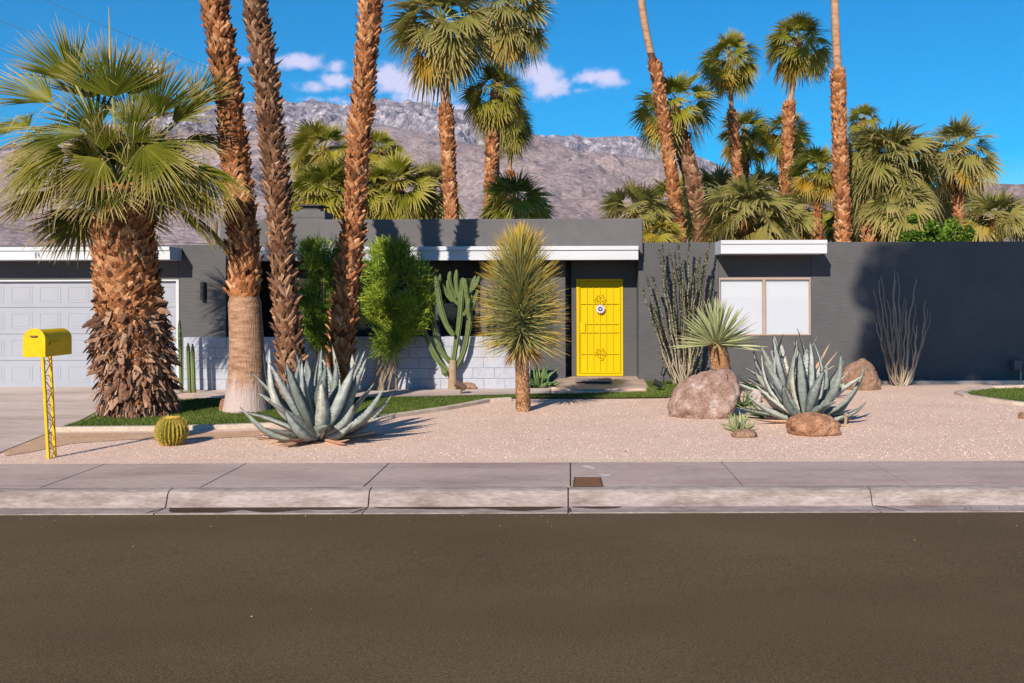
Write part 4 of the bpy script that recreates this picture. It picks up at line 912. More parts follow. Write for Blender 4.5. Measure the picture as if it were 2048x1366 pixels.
# ---------------------------------------------------------------- agaves
def agave(name, base, n, Lr, wd, rr, label, cat='agave', m='agave', el=(88, 8), dead=0, teeth=True, bend=.12, extra_dead=None, group=None, nanim=0, dry=None):
    o = thing(name, base, label, cat, group); b = MB(); db = MB(); base = Vector(base)
    def leaf(bb, az, e, L, W, q, curl_, tipcol=1):
        out = Vector((math.cos(az), math.sin(az), 0)); d = out*math.cos(e)+Vector((0,0,1))*math.sin(e); tau = Vector((-math.sin(az), math.cos(az), 0)); nrm = (tau.cross(d)*-1).normalized()
        if nrm.z < 0 and e < 1.2: nrm = -nrm
        inner = nrm; ST = [(0,.55),(.08,.60),(.2,.72),(.35,.95),(.5,1.0),(.65,.88),(.8,.62),(.92,.3),(1,.03)]
        tl = rr.uniform(-.10,.10); wv = rr.uniform(-.02,.02); wp = rr.uniform(0, 6)
        vs = []; cs = []; pos = []
        for t, w_ in ST:
            # gentle outward bow, slight upcurve at tip
            p = base+out*.05*L+d*L*t+(-inner)*(curl_*L*math.sin(t*math.pi)*.5)+Vector((0,0,-1))*(bend*L*t*t*math.cos(e))+tau*(tl*L*t*t+wv*math.sin(t*7+wp)*t)+inner*(wv*math.sin(t*6+wp*2)*t)
            ww = W*w_; cup = .28*ww*(1+.8*(1-t))
            th = .018*(1-t)+.005
            ww *= 1+.05*math.sin(t*31+wp)
            vs += [p-tau*ww+inner*cup, p-tau*ww*.5+inner*cup*.2, p-inner*.0, p+tau*ww*.5+inner*cup*.2, p+tau*ww+inner*cup, p-inner*(th+ww*.25)]
            cs += [(q+.06, t, 0), (q, t, 0), (q-.05, t, 0), (q, t, 0), (q+.06, t, 0), (q-.1, t, 0)]; pos.append((p, ww, cup))
        fs = []
        for k in range(len(ST)-1):
            A, B = 6*k, 6*k+6
            for j in range(4): fs.append((A+j, A+j+1, B+j+1, B+j))
            fs.append((A+4, A+5, B+5, B+4)); fs.append((A+5, A, B, B+5))
        bb.add(vs, fs, [(min(1, max(0, c[0])), c[1], 0) for c in cs])
        if teeth:
            for k in range(1, len(pos)-2):
                for j in range(3):
                    t = j/3; p = pos[k][0].lerp(pos[k+1][0], t); ww = lerp(pos[k][1], pos[k+1][1], t); cup = lerp(pos[k][2], pos[k+1][2], t); s_ = L*.009
                    for sg in (-1, 1):
                        e_ = p+tau*sg*ww+inner*cup; bb.add([e_-d*s_, e_+d*s_, e_+tau*sg*s_*1.4+d*s_*.6], [(0,1,2)], (.0, .99, 0))
    for i in range(n):
        t = (i+.5)/n; az = i*2.39996+rr.uniform(-.2, .2); e = R(lerp(el[0], el[1], t**.9)+rr.uniform(-5, 5))
        L = Lr[0]*(rr.uniform(.8, 1.08))*(.9 if t < .2 else 1)*lerp(1, Lr[1], t)
        leaf(b, az, e, L, wd*rr.uniform(.85, 1.15)*(1 if t > .2 else .75), min(.95, max(.05, rr.gauss(.5, .28))), rr.uniform(-.05, .35))
    for i in range(dead):
        leaf(db, rr.uniform(0, 6.28), R(rr.uniform(-3, 14)), Lr[0]*rr.uniform(.35, .6), wd*rr.uniform(.4, .8), rr.random(), .1)
    if dry:
        for (az, e, L, W) in dry: leaf(db, az, R(e), L, W, rr.uniform(.5, 1), .15)
    b.build('leaves', M[m], o, smooth=True)
    if db.v: db.build('dead_leaves', M['agave_dead'], o, smooth=True)
    return o
bs_ = G(640, 880); agave('agave', (bs_.x, bs_.y, .02), 46, (1.40, .64), .086, random.Random(8), 'large blue grey agave in the gravel at the lawn edge behind the barrel cactus', dead=26, group='blue agaves in the gravel', bend=.10, el=(90, 16), dry=[(.35, 22, .5, .05)])
bs_ = G(1612, 846); agave('agave', (bs_.x, bs_.y, .02), 32, (1.26, .70), .084, random.Random(21), 'large blue agave directly behind the small red rounded boulder', dead=12, group='blue agaves in the gravel', el=(88, 14), dry=[(2.9, 40, .8, .04), (2.6, 25, .6, .04)])
bs_ = G(1578, 798); agave('agave', (bs_.x, bs_.y, .02), 28, (1.28, .80), .082, random.Random(33), 'grey blue agave behind the other agave and below the shaded window', dead=10, group='blue agaves in the gravel', el=(88, 20), dry=[(.5, 52, 1.25, .045), (.3, 46, 1.2, .04), (1.8, 60, 1.0, .05)])
bs_ = G(1078, 776); agave('agave', (bs_.x, bs_.y, .03), 34, (.56, .8), .035, random.Random(41), 'small dark green agave left of the entry slab behind the yucca trunk', m='agave_green', el=(85, 10), teeth=False)
bs_ = G(1477, 862); agave('agave', (bs_.x, bs_.y, .01), 26, (.30, .8), .016, random.Random(42), 'tiny pale green rosette in the gravel right of the big pink boulder', m='yucca_pale', el=(85, 12), teeth=False)
bs_ = G(1484, 812); agave('agave', (bs_.x, bs_.y, .01), 30, (.36, .8), .013, random.Random(43), 'small spiky dark green rosette tucked against the right side of the pink boulder', m='agave_green', el=(80, 0), teeth=False)
bs_ = G(1530, 778); agave('agave', (bs_.x, bs_.y, .01), 26, (.75, .8), .016, random.Random(44), 'thin leaved low grassy agave left behind the two blue agaves', m='agave_green', el=(30, 2), teeth=False)
bs_ = G(1600, 838); agave('agave', (bs_.x-.45, bs_.y+.15, .01), 22, (.62, .8), .022, random.Random(45), 'low spreading thin leaved agave pup left of the large blue agave foot', m='agave_green', el=(35, 4), teeth=False)

# ---------------------------------------------------------------- yuccas
def blade(b, p, d, L, W, q, sag, rr, q2=None):
    d = d.normalized(); side = d.cross(Vector((0,0,1)));
    if side.length < .05: side = Vector((1,0,0))
    side = (Matrix.Rotation(rr.uniform(-.9, .9), 3, d) @ side.normalized()); up = side.cross(d); vs = []; cs = []
    for t, w_ in ((0,.7),(.3,1),(.7,.75),(1,.05)):
        c = p+d*L*t+Vector((0,0,-1))*sag*L*t*t
        vs += [c-side*W*w_+up*W*.3*w_, c, c+side*W*w_+up*W*.3*w_]; e = q2 if q2 is not None else q; cs += [(e, t, 0), (q, t, 0), (e, t, 0)]
    b.add(vs, [(3*k+j, 3*k+j+1, 3*k+j+4, 3*k+j+3) for k in range(3) for j in range(2)], cs)
def scaly_trunk(name, parent, p0, p1, r0, r1, rr, n, m):
    b = MB(); ax = p1-p0; k_ = 12; b.tube([p0.lerp(p1, i/k_) for i in range(k_+1)], [lerp(r0, r1, i/k_) for i in range(k_+1)], 14, (.15, 0, 0))
    for i in range(n):
        t = rr.random(); a = rr.uniform(0, 6.283); o = Vector((math.cos(a), math.sin(a), 0)); c = p0.lerp(p1, t)+o*lerp(r0, r1, t)*.95; tau = Vector((-math.sin(a), math.cos(a), 0))
        l = rr.uniform(.03, .06); w_ = rr.uniform(.008, .02); q = rr.random(); dn = rr.choice((-1, 1, 1))
        b.add([c-tau*w_, c+tau*w_, c+tau*w_*.5+o*.018+Vector((0,0,dn*l)), c-tau*w_*.5+o*.018+Vector((0,0,dn*l))], [(0,1,2,3)], (q, 0, 0))
    return b.build(name, M[m], parent)
rr = random.Random(9); g0 = G(1046, 822); DY = g0.y
yc = thing('yucca', (g0.x, g0.y, 0), 'tall beaked yucca with dense yellow tipped head in front of the entry', 'yucca')
t1 = P(1043, 688, DY); scaly_trunk('trunk', yc, Vector((g0.x, DY, 0)), t1, .105, .09, rr, 2200, 'yuccatrunk')
b = MB(); top = P(1040, 522, DY)
for i in range(1900):
    t = rr.random()**1.05; p = t1.lerp(top, t); az = rr.uniform(0, 6.283)
    e = lerp(-8, 54, min(1, t*1.1)) + (36*max(0, t-.7)/.3)*rr.random() + rr.uniform(-12, 14)
    e = R(min(e, 89)); d = Vector((math.cos(az)*math.cos(e), math.sin(az)*math.cos(e), math.sin(e))); L = rr.uniform(.60, .73)*(1+.06*math.sin(math.pi*min(1, t)))
    blade(b, p+Vector((d.x, d.y, 0))*.05, d, L, rr.uniform(.007, .011), min(1, max(0, rr.gauss(.4, .25))), .05 if t > .15 else .12, rr)
b.tube([t1, top], [.09, .04], 8, (.1, 0, 0))
b.build('leaves', M['yucca'], yc)
b = MB()
for i in range(320):
    az = rr.uniform(0, 6.283); d = Vector((math.cos(az)*.45, math.sin(az)*.45, -1)); blade(b, t1+Vector((d.x, d.y, rr.uniform(-.1, .1)))*.18, d+Vector((0,0,rr.uniform(0,.7))), rr.uniform(.18, .45), .008, rr.random(), .05, rr)
b.build('dry_leaves', M['dead'], yc)
D2 = 16.0; t0 = P(1443, 742, D2); t1 = P(1434, 690, D2); b0 = Vector((XX(1452, D2), D2, 0))
yc = thing('yucca', b0, 'short thick trunked pale yucca rising behind the big pink boulder', 'yucca')
scaly_trunk('trunk', yc, b0, t1, .175, .15, rr, 1500, 'yuccatrunk'); b = MB()
for i in range(150):
    t = (i+.5)/150; az = i*2.39996; e = R(lerp(88, -6, t**.85)+rr.uniform(-4, 4)); d = Vector((math.cos(az)*math.cos(e), math.sin(az)*math.cos(e), math.sin(e)))
    blade(b, t1+d*.06, d, rr.uniform(.66, .80), .024, rr.uniform(.1, .6), .02, rr, q2=.95)
b.build('leaves', M['yucca_pale'], yc)

# ---------------------------------------------------------------- pencil bushes
def pencil(label, c, size, n, seed, lit_tone):  # tone argument puts sunlight and shade into each bush's twig colour
    rr = random.Random(seed); o = thing('pencil_bush', (c.x, c.y, 0), label, 'bush', 'pencil cactus bushes on the block wall'); b = MB(); sb = MB()
    tips = []
    for k in range(9):
        a = rr.uniform(0, 6.28); e = Vector(c)+Vector((math.cos(a)*size[0]*.5, math.sin(a)*size[1]*.4, rr.uniform(-.2, .5)*size[2])); m_ = Vector((c.x, c.y, .4)).lerp(e, .5)+Vector((rr.uniform(-.1,.1), 0, -.1))
        sb.tube([(c.x+rr.uniform(-.5,.1), c.y+.1, 0), m_, e], [.022, .016, .008], 6, (rr.random()*.5, 0, 0))
    blobs = []
    for _ in range(34):
        zz = rr.uniform(-.95, .9); wf = interp(zz, [-.95, -.6, -.1, .5, .9], [.22, .55, .95, .85, .45]); blobs.append((Vector((rr.uniform(-.9, .9)*wf*size[0], rr.uniform(-.6, .6)*size[1], zz*size[2])), rr.choice((.18, .3, .42))*size[0], rr.uniform(-.2, .2)))
    for i in range(n):
        bl, br, tq = rr.choice(blobs); d0 = Vector((rr.gauss(0,1), rr.gauss(0,1), rr.gauss(0,1))).normalized()
        p = Vector(c)+bl+d0*br*rr.random()**.6; rel = Vector(((p.x-c.x)/size[0], (p.y-c.y)/size[1], (p.z-c.z)/size[2]))
        d = (rel*.5+Vector((rr.gauss(0,.5), rr.gauss(0,.5), rr.gauss(.35,.5)))).normalized(); L = rr.uniform(.07, .15); q = min(1, max(0, .45+tq+rr.gauss(0, .3)+lit_tone))
        p2 = p+d*L; d2 = (d+Vector((rr.gauss(0,.4), rr.gauss(0,.4), rr.gauss(.1,.4)))).normalized(); p3 = p2+d2*L
        s = d.cross(Vector((.3,.5,1))).normalized()*.0052; t_ = d.cross(s).normalized()*.0052
        for (A, B) in ((p, p2), (p2, p3), (p2, p2+(d-d2*.6+Vector((0,0,.3))).normalized()*L*.8)):
            b.add([A+s, A-s*.5+t_, A-s*.5-t_, B+s*.6, B-s*.3+t_*.6, B-s*.3-t_*.6], [(0,1,4,3),(1,2,5,4),(2,0,3,5)], (q, .5, .5))
    b.build('twigs', M['pencil'], o); sb.build('branch', M['stick'], o); return o
c1 = P(786, 592, 17.3); pencil('sunlit bright green pencil bush right of the leaning palm trunk', c1, (.62, .38, .92), 6600, 1, .2)
c2 = P(650, 584, 17.4); pencil('shadier green pencil bush between the dark shaggy trunk and the leaning trunk', c2, (.60, .36, .90), 6000, 2, -.02)

# ---------------------------------------------------------------- candelabra cactus and friends
def carm(b, pp, D, r, rr, yo=0, n=12):
    pts = smooth_path([(P(800+.3514*x, 420+.3514*y, D+yo), 1) for x, y in pp], .05); pts = [p[0] for p in pts]; N = len(pts)
    rad = [r*(.75+.25*min(1, i/4))*(1 if i < N-3 else (.92, .72, .35)[i-(N-3)])*(1+.06*math.sin(i*.9)) for i in range(N)]
    b.tube(pts, rad, n, star=.30)
DC = 17.45; rr = random.Random(12); cb_ = P(905, 776, DC)
cc_ = thing('candelabra_cactus', (cb_.x, DC, 0), 'tall many armed green cactus standing against the white block wall', 'cactus')
b = MB(); b.tube([(cb_.x, DC, 0), P(904, 745, DC), P(906, 720, DC)], [.085, .075, .06], 12); b.build('trunk', M['cactus_old'], cc_)
arms = [[(300,930),(270,920),(205,840),(150,720),(118,600),(105,500),(100,400)], [(300,870),(240,815),(200,720),(188,600),(190,500)], [(305,715),(262,650),(232,560),(215,460),(202,375)], [(300,900),(315,780),(335,660),(347,520),(358,385)],
        [(315,900),(360,810),(385,700),(398,580),(405,440)], [(335,540),(300,500),(275,440),(270,400)], [(345,520),(325,460),(318,400),(322,340)], [(320,500),(290,440),(280,380),(288,350)], [(360,600),(385,560),(378,480),(368,390)],
        [(395,620),(385,560),(395,500)], [(400,470),(415,420),(430,375)], [(405,460),(435,420),(450,375)], [(300,520),(260,470),(240,420)], [(215,440),(225,400),(228,365)], [(200,520),(185,450),(190,390)], [(390,600),(425,520),(440,450)]]
for i, a in enumerate(arms):
    b = MB(); carm(b, a, DC, .050 if i < 5 else .040, rr, yo=rr.uniform(-.14, .14) if i > 4 else (0, .1, -.12, 0, .05)[i]); b.build('arm', M['cactus'], cc_)
b = MB(); b.tube([P(884, 735, DC-.1), P(889, 745, DC-.1), P(894, 752, DC-.08)], [.03,.06,.03], 8); b.build('pad', M['cactus'], cc_)
# three slim column cacti near garage
for (px, top, bot, wpx, lab) in ((362, 638, 780, 8, 'slim yellow green column cactus nearest the garage door, tallest of three'), (379, 686, 782, 9, 'short column cactus in the middle of the trio beside the block wall end'), (388, 688, 782, 8, 'short column cactus closest to the whitewashed palm, right of its trio')):
    D = 17.2; o_ = P(px, bot, D); b = MB(); N = 12; t0 = P(px-1, top, D); t0.x += -.02
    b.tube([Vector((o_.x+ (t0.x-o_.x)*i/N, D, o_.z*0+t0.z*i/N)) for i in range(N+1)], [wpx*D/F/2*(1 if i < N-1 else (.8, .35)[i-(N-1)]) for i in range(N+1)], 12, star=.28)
    tag(b.build('column_cactus', M['cactus'], origin=(o_.x, D, 0)), lab, 'cactus', 'column cacti by the garage')
# barrel cactus
bg = G(342, 890); ro = .185; bo = thing('barrel_cactus', (bg.x, bg.y, 0), 'round golden barrel cactus alone in the gravel near the mailbox', 'cactus')
b = MB(); sb = MB(); nr = 48; nv = 18; vs = []; cs = []; rr = random.Random(4)
for j in range(nv+1):
    ph = math.pi*j/nv-math.pi/2
    for i in range(nr):
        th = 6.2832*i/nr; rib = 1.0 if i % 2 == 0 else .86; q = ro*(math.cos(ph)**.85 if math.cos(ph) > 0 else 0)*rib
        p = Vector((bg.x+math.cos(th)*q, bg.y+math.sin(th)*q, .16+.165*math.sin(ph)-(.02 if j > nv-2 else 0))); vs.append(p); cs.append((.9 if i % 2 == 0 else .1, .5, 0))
        if i % 2 == 0 and 1 < j < nv:
            for k in range(7 if j < nv-2 else 10):
                o = (p-Vector((bg.x, bg.y, .15))).normalized(); d = (o*.5+Vector((rr.gauss(0,.5), rr.gauss(0,.5), rr.gauss(0,.5)))).normalized(); s_ = d.cross(Vector((.2,.4,1))).normalized()*.003; p_ = p+Vector((0,0,rr.uniform(-.012,.012)))
                sb.add([p_-s_, p_+s_, p_+d*rr.uniform(.025,.045)], [(0,1,2)], (rr.random(), 0, 0))
fs = [(j*nr+i, j*nr+(i+1) % nr, (j+1)*nr+(i+1) % nr, (j+1)*nr+i) for j in range(nv) for i in range(nr)]
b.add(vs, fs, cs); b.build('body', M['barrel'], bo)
for i in range(420):
    a = rr.uniform(0, 6.28); q = .07*rr.random()**.5; p = Vector((bg.x+math.cos(a)*q, bg.y+math.sin(a)*q, .305)); d = Vector((rr.gauss(0,.4), rr.gauss(0,.4), 1)); sb.add([p-Vector((.002,0,0)), p+Vector((.002,0,0)), p+d.normalized()*.035], [(0,1,2)], (1, 0, 0))
sb.build('spines', M['spine'], bo)

# ---------------------------------------------------------------- ocotillos
def ocotillo(label, base, tips, D, leafy, seed, r0=.016):
    rr = random.Random(seed); o = thing('ocotillo', base, label, 'ocotillo'); b = MB(); lb = MB(); base = Vector(base)
    for (px, py, dy) in tips:
        tip = P(px, py, D+dy); s0 = base+Vector((rr.uniform(-.1, .1)+(tip.x-base.x)*.12, rr.uniform(-.1, .1), 0)); H = tip.z; pts = []; N = 16; wx = rr.uniform(-.11, .11); ph = rr.uniform(0, 6)
        for i in range(N+1):
            t = i/N; k = t**.8 if leafy else t**.62
            pts.append(Vector((lerp(s0.x, tip.x, k)+wx*math.sin(t*3.6+ph)*t*(1.2-t)*2+.012*math.sin(t*23+ph), lerp(s0.y, tip.y, k)+.03*math.sin(t*5+ph), H*t)))
        q = rr.uniform(.2, .9); b.tube(pts, [lerp(r0, .006, (i/N)) for i in range(N+1)], 5, (q, 0, 0))
        if leafy:
            for i in range(int(520*H/2)):
                t = rr.uniform(.16, 1)**.8; k = min(N-1, int(t*N)); p = pts[k].lerp(pts[k+1], t*N-k); a = rr.uniform(0, 6.28); d = Vector((math.cos(a), math.sin(a), rr.uniform(-.2, .9))).normalized(); L = rr.uniform(.022, .046); s = d.cross(Vector((0,0,1))).normalized()*L*.4
                if rr.random() > interp(t, [.1, .4, 1], [.15, .8, 1]): continue
                lb.add([p, p+d*L*.5+s, p+d*L, p+d*L*.5-s], [(0,1,2,3)], (rr.random(), 0, 0))
        else:
            for i in range(60):
                t = rr.random(); k = min(N-1, int(t*N)); p = pts[k].lerp(pts[k+1], t*N-k); a = rr.uniform(0, 6.28); d = Vector((math.cos(a), math.sin(a), .3)).normalized()
                b.add([p-Vector((0,0,.003)), p+Vector((0,0,.003)), p+d*.022], [(0,1,2)], (.6, 0, 0))
    b.build('canes', M['ocotillo'], o)
    if lb.v: lb.build('leaves', M['ocoleaf'], o)
    return o
DO = 18.35
ocotillo('leafy green ocotillo with long wavy canes between the door and the window', (XX(1366, DO), DO, 0),
    [(1286, 575, 0), (1296, 550, .1), (1306, 553, -.1), (1320, 497, 0), (1328, 490, .2), (1337, 500, 0), (1343, 545, -.2), (1350, 505, .1), (1357, 487, 0), (1362, 560, .2), (1368, 520, -.2), (1378, 487, .1), (1382, 600, 0), (1386, 560, .2), (1396, 520, 0),
     (1400, 505, -.2), (1410, 530, .1), (1416, 505, 0), (1424, 480, 0), (1427, 560, .15), (1301, 600, .2), (1330, 560, .3), (1345, 600, -.3), (1372, 640, -.2), (1317, 705, -.2), (1400, 600, .1), (1392, 640, -.2), (1415, 620, .2), (1336, 640, .2), (1398, 690, -.3), (1405, 720, -.1)], DO, True, 3)
DO2 = 18.1
ocotillo('bare grey dead looking ocotillo in the shadow on the right wall', (XX(1802, DO2), DO2, 0),
    [(1747, 580, 0), (1762, 552, .1), (1756, 560, -.1), (1790, 540, 0), (1796, 545, .1), (1793, 560, -.1), (1835, 558, 0), (1827, 592, .1), (1851, 602, 0), (1853, 618, .1), (1862, 626, -.1), (1759, 622, 0), (1752, 645, .1), (1774, 600, .2), (1785, 590, -.2), (1800, 610, .1),
     (1808, 595, 0), (1812, 620, -.2), (1820, 630, .2), (1783, 640, 0), (1770, 660, .1), (1792, 660, -.2), (1830, 640, .1), (1837, 650, -.1), (1815, 600, 0), (1805, 650, .2), (1775, 680, -.1), (1825, 680, .1)], DO2, False, 4, r0=.02)

# ---------------------------------------------------------------- boulders
def rock(name, c, size, m, label, seed, cuts=9, amp=.16, cat='boulder', sink=.15, shape=None):
    rr = random.Random(seed); nu, nv = 84, 56; vs = []
    pl = [(Vector((rr.gauss(0,1), rr.gauss(0,1), rr.gauss(.2,.8))).normalized(), rr.uniform(.72, .92)) for _ in range(cuts)]
    for j in range(nv+1):
        ph = math.pi*j/nv-math.pi/2
        for i in range(nu):
            th = 6.2832*i/nu; d = Vector((math.cos(th)*math.cos(ph), math.sin(th)*math.cos(ph), math.sin(ph)))
            r = 1.0
            for n_, h in pl:
                k = d.dot(n_)
                if k > 0 and r*k > h: r = h/k
            r *= 1+amp*noise.fractal(d*1.3+Vector((seed, 0, 0)), 1, 2, 3)+.05*noise.fractal(d*5+Vector((seed, 3, 0)), .8, 2, 5)-.06*max(0, .12-abs(noise.noise(d*2.2+Vector((0, seed, 5)))))/.12
            x, y, z = d.x*r, d.y*r, d.z*r
            if shape: x += shape[0]*z; z *= 1+shape[1]*x
            vs.append((c[0]+x*size[0], c[1]+y*size[1], c[2]+max(z, -.6)*size[2]))
    fs = [(j*nu+i, j*nu+(i+1) % nu, (j+1)*nu+(i+1) % nu, (j+1)*nu+i) for j in range(nv) for i in range(nu)]
    b = MB(); b.add(vs, fs); return tag(b.build(name, m, origin=(c[0], c[1], 0), smooth=True), label, cat)
def rk_(px0, px1, ptop, pbot, m, label, seed, depth=.8, name='boulder', **k):
    g = G((px0+px1)/2, pbot); hw = (px1-px0)/2*g.y/F; Yc = g.y+hw*depth*.8
    sc2 = Yc/g.y; top = ZZ(ptop, Yc); return rock(name, (XX((px0+px1)/2, Yc), Yc, top*.30), (hw*1.06, hw*depth, top*.70), m, label, seed, **k)
rk_(1338, 1480, 738, 838, M['rock'], 'large pinkish granite boulder in front of the pale yucca', 3, shape=(.30, .12), cuts=13, amp=.14)
rk_(1573, 1673, 827, 873, M['rock_red'], 'small reddish rounded boulder in front of the blue agave', 25, cuts=3, amp=.16)
rk_(1684, 1758, 722, 781, M['rock_dark'], 'brown round boulder half shaded at the foot of the right wall', 7, cuts=3, amp=.10)
rk_(1496, 1521, 779, 806, M['rock_pale'], 'small pale grey rock right of the big pink boulder', 9, name='rock', cuts=4)
rk_(1462, 1512, 858, 876, M['rock_dark'], 'flat brown mound under the tiny pale rosette', 11, name='rock', cuts=1, amp=.05)
rk_(915, 957, 762, 779, M['rock_dark'], 'low brown arched rock behind the small spotlight by the block wall', 13, name='rock', cuts=3)
rk_(438, 452, 795, 826, M['rock_red'], 'small red stone at the left of the whitewashed palm foot', 15, name='rock', cuts=3)
rk_(2036, 2062, 826, 838, M['rock_dark'], 'dark stone at the right picture edge in the gravel', 17, name='rock', cuts=3)

# ---------------------------------------------------------------- mailbox
g0 = G(100, 918); DM = g0.y; mb = thing('mailbox', (g0.x, DM, 0), 'yellow dome topped mailbox on twin yellow scrollwork posts by the sidewalk', 'mailbox')
# box body runs back to the right: front face at left
fc = P(68, 714, DM); rot = Matrix.Rotation(R(-58), 3, 'Z')   # axis of the box
W, Hs, Lb = .222, .20, .50
def domepts(W, Hs, n=14):
    r = W/2; pts = [(-r, 0), (r, 0), (r, Hs-.02)]
    for k in range(1, n): a = math.pi*k/n; pts.append((r*math.cos(a), Hs-.02+r*.95*math.sin(a)))
    pts.append((-r, Hs-.02)); return pts
zb_ = ZZ(711, 9.9); xc = XX(69, 9.9)
axis = Vector((.02, 1, 0)).normalized(); sidev = Vector((1, -.02, 0)).normalized()
cenf = Vector((xc, 9.9, zb_))
def dome(b, start, L, W, Hs, mi=0):
    pr = domepts(W, Hs); n = len(pr); vs = [start+sidev*x+Vector((0,0,z)) for x, z in pr]+[start+axis*L+sidev*x+Vector((0,0,z)) for x, z in pr]
    b.add(vs, [tuple(range(n)), tuple(range(2*n-1, n-1, -1))]+[(i, n+i, n+(i+1) % n, (i+1) % n) for i in range(n)], mi=mi)
b = MB(); dome(b, cenf+axis*.012, Lb, W, Hs); b.build('body', M['yellow2'], mb, bevel=.004)
b = MB(); dome(b, cenf-axis*.012, .022, W+.016, Hs+.006); b.build('lid', M['yellow2'], mb, bevel=.003)
b = MB(); p = cenf-axis*.02+Vector((0,0,Hs+.02)); b.box(p.x-.035, p.x+.035, p.y-.012, p.y+.006, p.z-.008, p.z+.006); b.build('handle', M['bronze'], mb)
b = MB(); p = cenf+axis*.08+sidev*(W/2+.004)+Vector((0,0,.12)); q = p+axis*.18
b.add([p, q, q+Vector((0,0,.035)), p+Vector((0,0,.035)), p+sidev*.008, q+sidev*.008, q+sidev*.008+Vector((0,0,.035)), p+sidev*.008+Vector((0,0,.035))], [(0,1,2,3),(4,7,6,5),(0,4,5,1),(1,5,6,2),(2,6,7,3),(3,7,4,0)])
b.build('flag', M['yellow2'], mb)
b = MB(); c0 = P(85, 711, DM); c1 = P(100, 709, DM+.14); bt = P(96, 918, DM); bt2 = P(109, 912, DM+.14)
for (A, B) in ((c0, bt), (c1, bt2)):
    B = Vector((B.x, B.y, 0)); pb = MB(); v = .014
    pb.add([A+Vector((-v,-v,0)), A+Vector((v,-v,0)), A+Vector((v,v,0)), A+Vector((-v,v,0)), B+Vector((-v,-v,0)), B+Vector((v,-v,0)), B+Vector((v,v,0)), B+Vector((-v,v,0))], [(0,1,2,3),(4,7,6,5),(0,4,5,1),(1,5,6,2),(2,6,7,3),(3,7,4,0)])
    pb.build('post', M['yellow2'], mb, bevel=.003)
B0 = Vector((bt.x, bt.y, 0)); B1 = Vector((bt2.x, bt2.y, 0)); b = MB(); pts = []
for k in range(61):
    t = k/60; A = c0.lerp(B0, t); Bq = c1.lerp(B1, t); m_ = .5+.42*math.sin(t*math.pi*7); pts.append(A.lerp(Bq, m_))
b.tube(pts, .005, 5)
for k in range(7):
    t = (k+.5)/7; A = c0.lerp(B0, t).lerp(c1.lerp(B1, t), .5); b.tube([A+Vector((.022*math.cos(a*.7), 0, .022*math.sin(a*.7))) for a in range(8)], .0045, 5)
b.build('scrollwork', M['bronze'], mb)

# ---------------------------------------------------------------- little things
def spotlight(px, py, D, label, m='bronze', s=1.0, tilt=(-.7, -.2, .5), zb=0.03):
    p = P(px, py, D); o = thing('garden_spotlight', (p.x, D, 0), label, 'garden light', 'small garden spotlights'); d = Vector(tilt).normalized()
    b = MB(); b.tube([(p.x, D, zb-.03), (p.x, D, p.z-.02)], .012*s, 8); b.build('stake', M[m], o)
    b = MB(); b.tube([p-d*.07*s, p-d*.05*s, p+d*.06*s, p+d*.085*s], [.03*s, .045*s, .05*s, .055*s], 12); b.build('lamp_head', M[m], o)
spotlight(922, 772, 16.6, 'bronze garden spotlight by the foot of the many armed cactus', s=1.25)
spotlight(1316, 768, 17.0, 'black garden spotlight on the grass left of the pink boulder', 'black', s=1.1, tilt=(-.6, 0, .3))
spotlight(1327, 744, 18.0, 'dark garden spotlight at the foot of the leafy ocotillo', 'black', s=1.0, tilt=(.3, .2, .9))
b = MB(); g = G(1690, 850); b.tube([g, g+Vector((.01, 0, .12))], .02, 8); b.tube([g+Vector((.01,0,.12)), g+Vector((.0,0,.16))], .028, 8)
tag(b.build('sprinkler_head', M['cactus_old'], origin=g), 'small grey sprinkler riser in the gravel right of the agave', 'sprinkler')
q = gl([(1150, 957), (1198, 957), (1202, 972), (1148, 972)]); b = MB()
b.add([(p[0], p[1], .006) for p in q]+[(p[0], p[1], -.002) for p in q], [(3,2,1,0), (0,1,5,4), (1,2,6,5), (2,3,7,6), (3,0,4,7)])
mc_ = tag(b.build('meter_cover', M['rust'], origin=(q[0][0], q[0][1], 0)), 'rusty rectangular meter cover set in the sidewalk', 'meter cover')
b = MB(); q2 = gl([(1147, 955), (1201, 955), (1206, 974), (1144, 974)])
b.add([(p[0], p[1], .003) for p in q2], [(3,2,1,0)]); b.build('rim', M['crack'], mc_).location = (-q[0][0]+q[0][0], 0, 0)
b = MB(); mx0, mx1 = XX(1150, 18.7), XX(1222, 18.7); b.box(mx0, mx1, 18.15, 18.95, .0885, .102)
tag(b.build('doormat', M['mat'], origin=(mx0, 18.5, .09), bevel=.004), 'worn greyish doormat on the slab before the yellow door', 'doormat')
# utility pole and cables at left
pp = P(430, 470, 34); up = thing('utility_pole', (pp.x, 34, 0), 'weathered wooden utility pole behind the garage beside the first bare trunk', 'utility pole')
b = MB(); b.tube([(pp.x, 34, 0), (pp.x, 34, ZZ(442, 34))], [.12, .10], 10); b.build('pole', M['wood'], up)
for (A, B, D, lab) in (((-300, -190), (560, 190), 40, 'uppermost thin overhead cable crossing the sky above the fan palm'), ((-300, -75), (560, 215), 40, 'second overhead cable from the top above the fan palm'),
                       ((-300, -10), (560, 260), 40, 'third overhead cable from the top behind the fan palm fronds'), ((-300, 60), (560, 300), 40, 'lowest overhead cable crossing the sky left of the fan palm'),
                       ((-300, 400), (430, 488), 34, 'black cable sagging low over the garage roof in front of the hillside')):
    a_, b_ = P(*A, D), P(*B, D); b = MB(); b.tube([a_.lerp(b_, k/20)+Vector((0,0,-.35*math.sin(math.pi*k/20))) for k in range(21)], .009, 5)
    tag(b.build('overhead_cable', M['wire'], origin=a_), lab, 'cable', 'overhead cables')
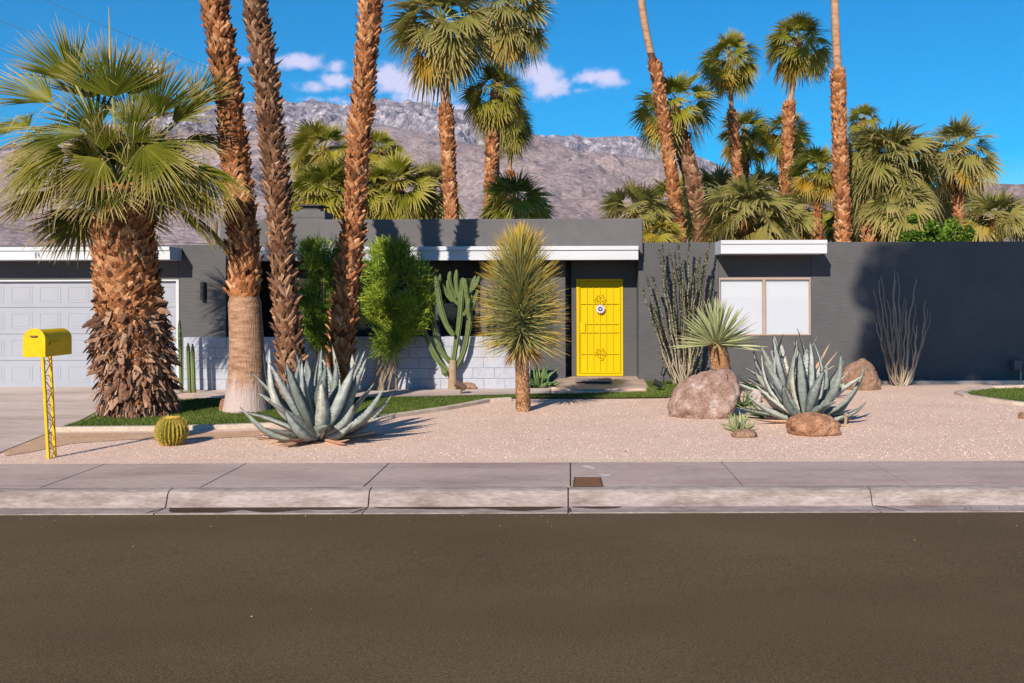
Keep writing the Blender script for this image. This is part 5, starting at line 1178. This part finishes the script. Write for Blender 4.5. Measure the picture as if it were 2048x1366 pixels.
# small red bromeliad between the trunks
rb = P(548, 745, 16.8); agave('succulent', (rb.x, rb.y, .0), 24, (.35, .9), .02, random.Random(90), 'small red succulent between the first and second bare trunks', cat='succulent', m='agave_dead', el=(80, 20), teeth=False)

# ---------------------------------------------------------------- tree across the street that shades the right wall
rr = random.Random(55); st = thing('shade_tree', (3.0, -9, -.1), 'broad dense tree across the street behind the viewer', 'tree')
def back_along(px, py, t):
    q = P(px, py, Yw); return q-ldir*t
b = MB(); T = 29
cl = [(1900, 600, 1.15), (1800, 560, .75), (1830, 700, .9), (1960, 520, 1.1), (2000, 680, 1.2), (1760, 735, .55), (1745, 590, .42), (1850, 640, .95), (1900, 520, .7), (1865, 500, .5), (1780, 690, .6), (2080, 570, 1.2), (2180, 560, 1.2), (1890, 735, .55), (1990, 730, .5), (2060, 700, .6), (1740, 560, .28), (2000, 490, .8)]
for (px, py, r) in cl:
    c = back_along(px, py, T+rr.uniform(-1.0, 1.0))
    for i in range(int(2100*r*r)):
        d = Vector((rr.gauss(0,1), rr.gauss(0,1), rr.gauss(0,1))).normalized()*r*rr.random()**.4; a = Vector((rr.gauss(0,1), rr.gauss(0,1), rr.gauss(0,1))).normalized(); s = a.cross(Vector((.3,.2,1))).normalized(); L = rr.uniform(.08, .17); p = c+d
        b.add([p-s*L*.5, p+a*L*.6, p+s*L*.5, p-a*L*.6], [(0,1,2,3)], (rr.random(), .5, .5))
b.build('crown', M['bushleaf'], st)
b = MB(); cc = back_along(1950, 620, T); base = Vector((cc.x+7.0, cc.y, -.1)); st.location = base; OFF[st.name] = base
fk = Vector((base.x-.6, base.y, cc.z-2)); hub = back_along(2180, 540, T)
b.tube([base, base.lerp(fk, .6)+Vector((.3, 0, 0)), fk, hub], [.4, .3, .22, .12], 12)
for (px, py, r) in cl: b.tube([hub, back_along(px, py, T)], [.08, .03], 6)
tb = b.build('trunk', M['wood'], st)
for ch in st.children:
    if ch.name.startswith('crown'): ch.data.transform(Matrix.Translation(Vector((3.0, -9, -.1))-base))

# ---------------------------------------------------------------- haze: one closed box of even air round everything
hz = bpy.data.materials.new('haze'); hz.use_nodes = True; t = hz.node_tree; t.nodes.clear()
pv = NN(t, 'ShaderNodeVolumePrincipled'); pv.inputs['Color'].default_value = (.66, .66, .95, 1); pv.inputs['Density'].default_value = .00004; pv.inputs['Anisotropy'].default_value = .1
ho = NN(t, 'ShaderNodeOutputMaterial'); t.links.new(pv.outputs[0], ho.inputs['Volume'])
b = MB(); b.box(-3700, 3700, -650, 4300, -5, 780)
tag(b.build('haze', hz), kind='stuff', label='thin bluish air between the garden and the mountains', cat='haze')
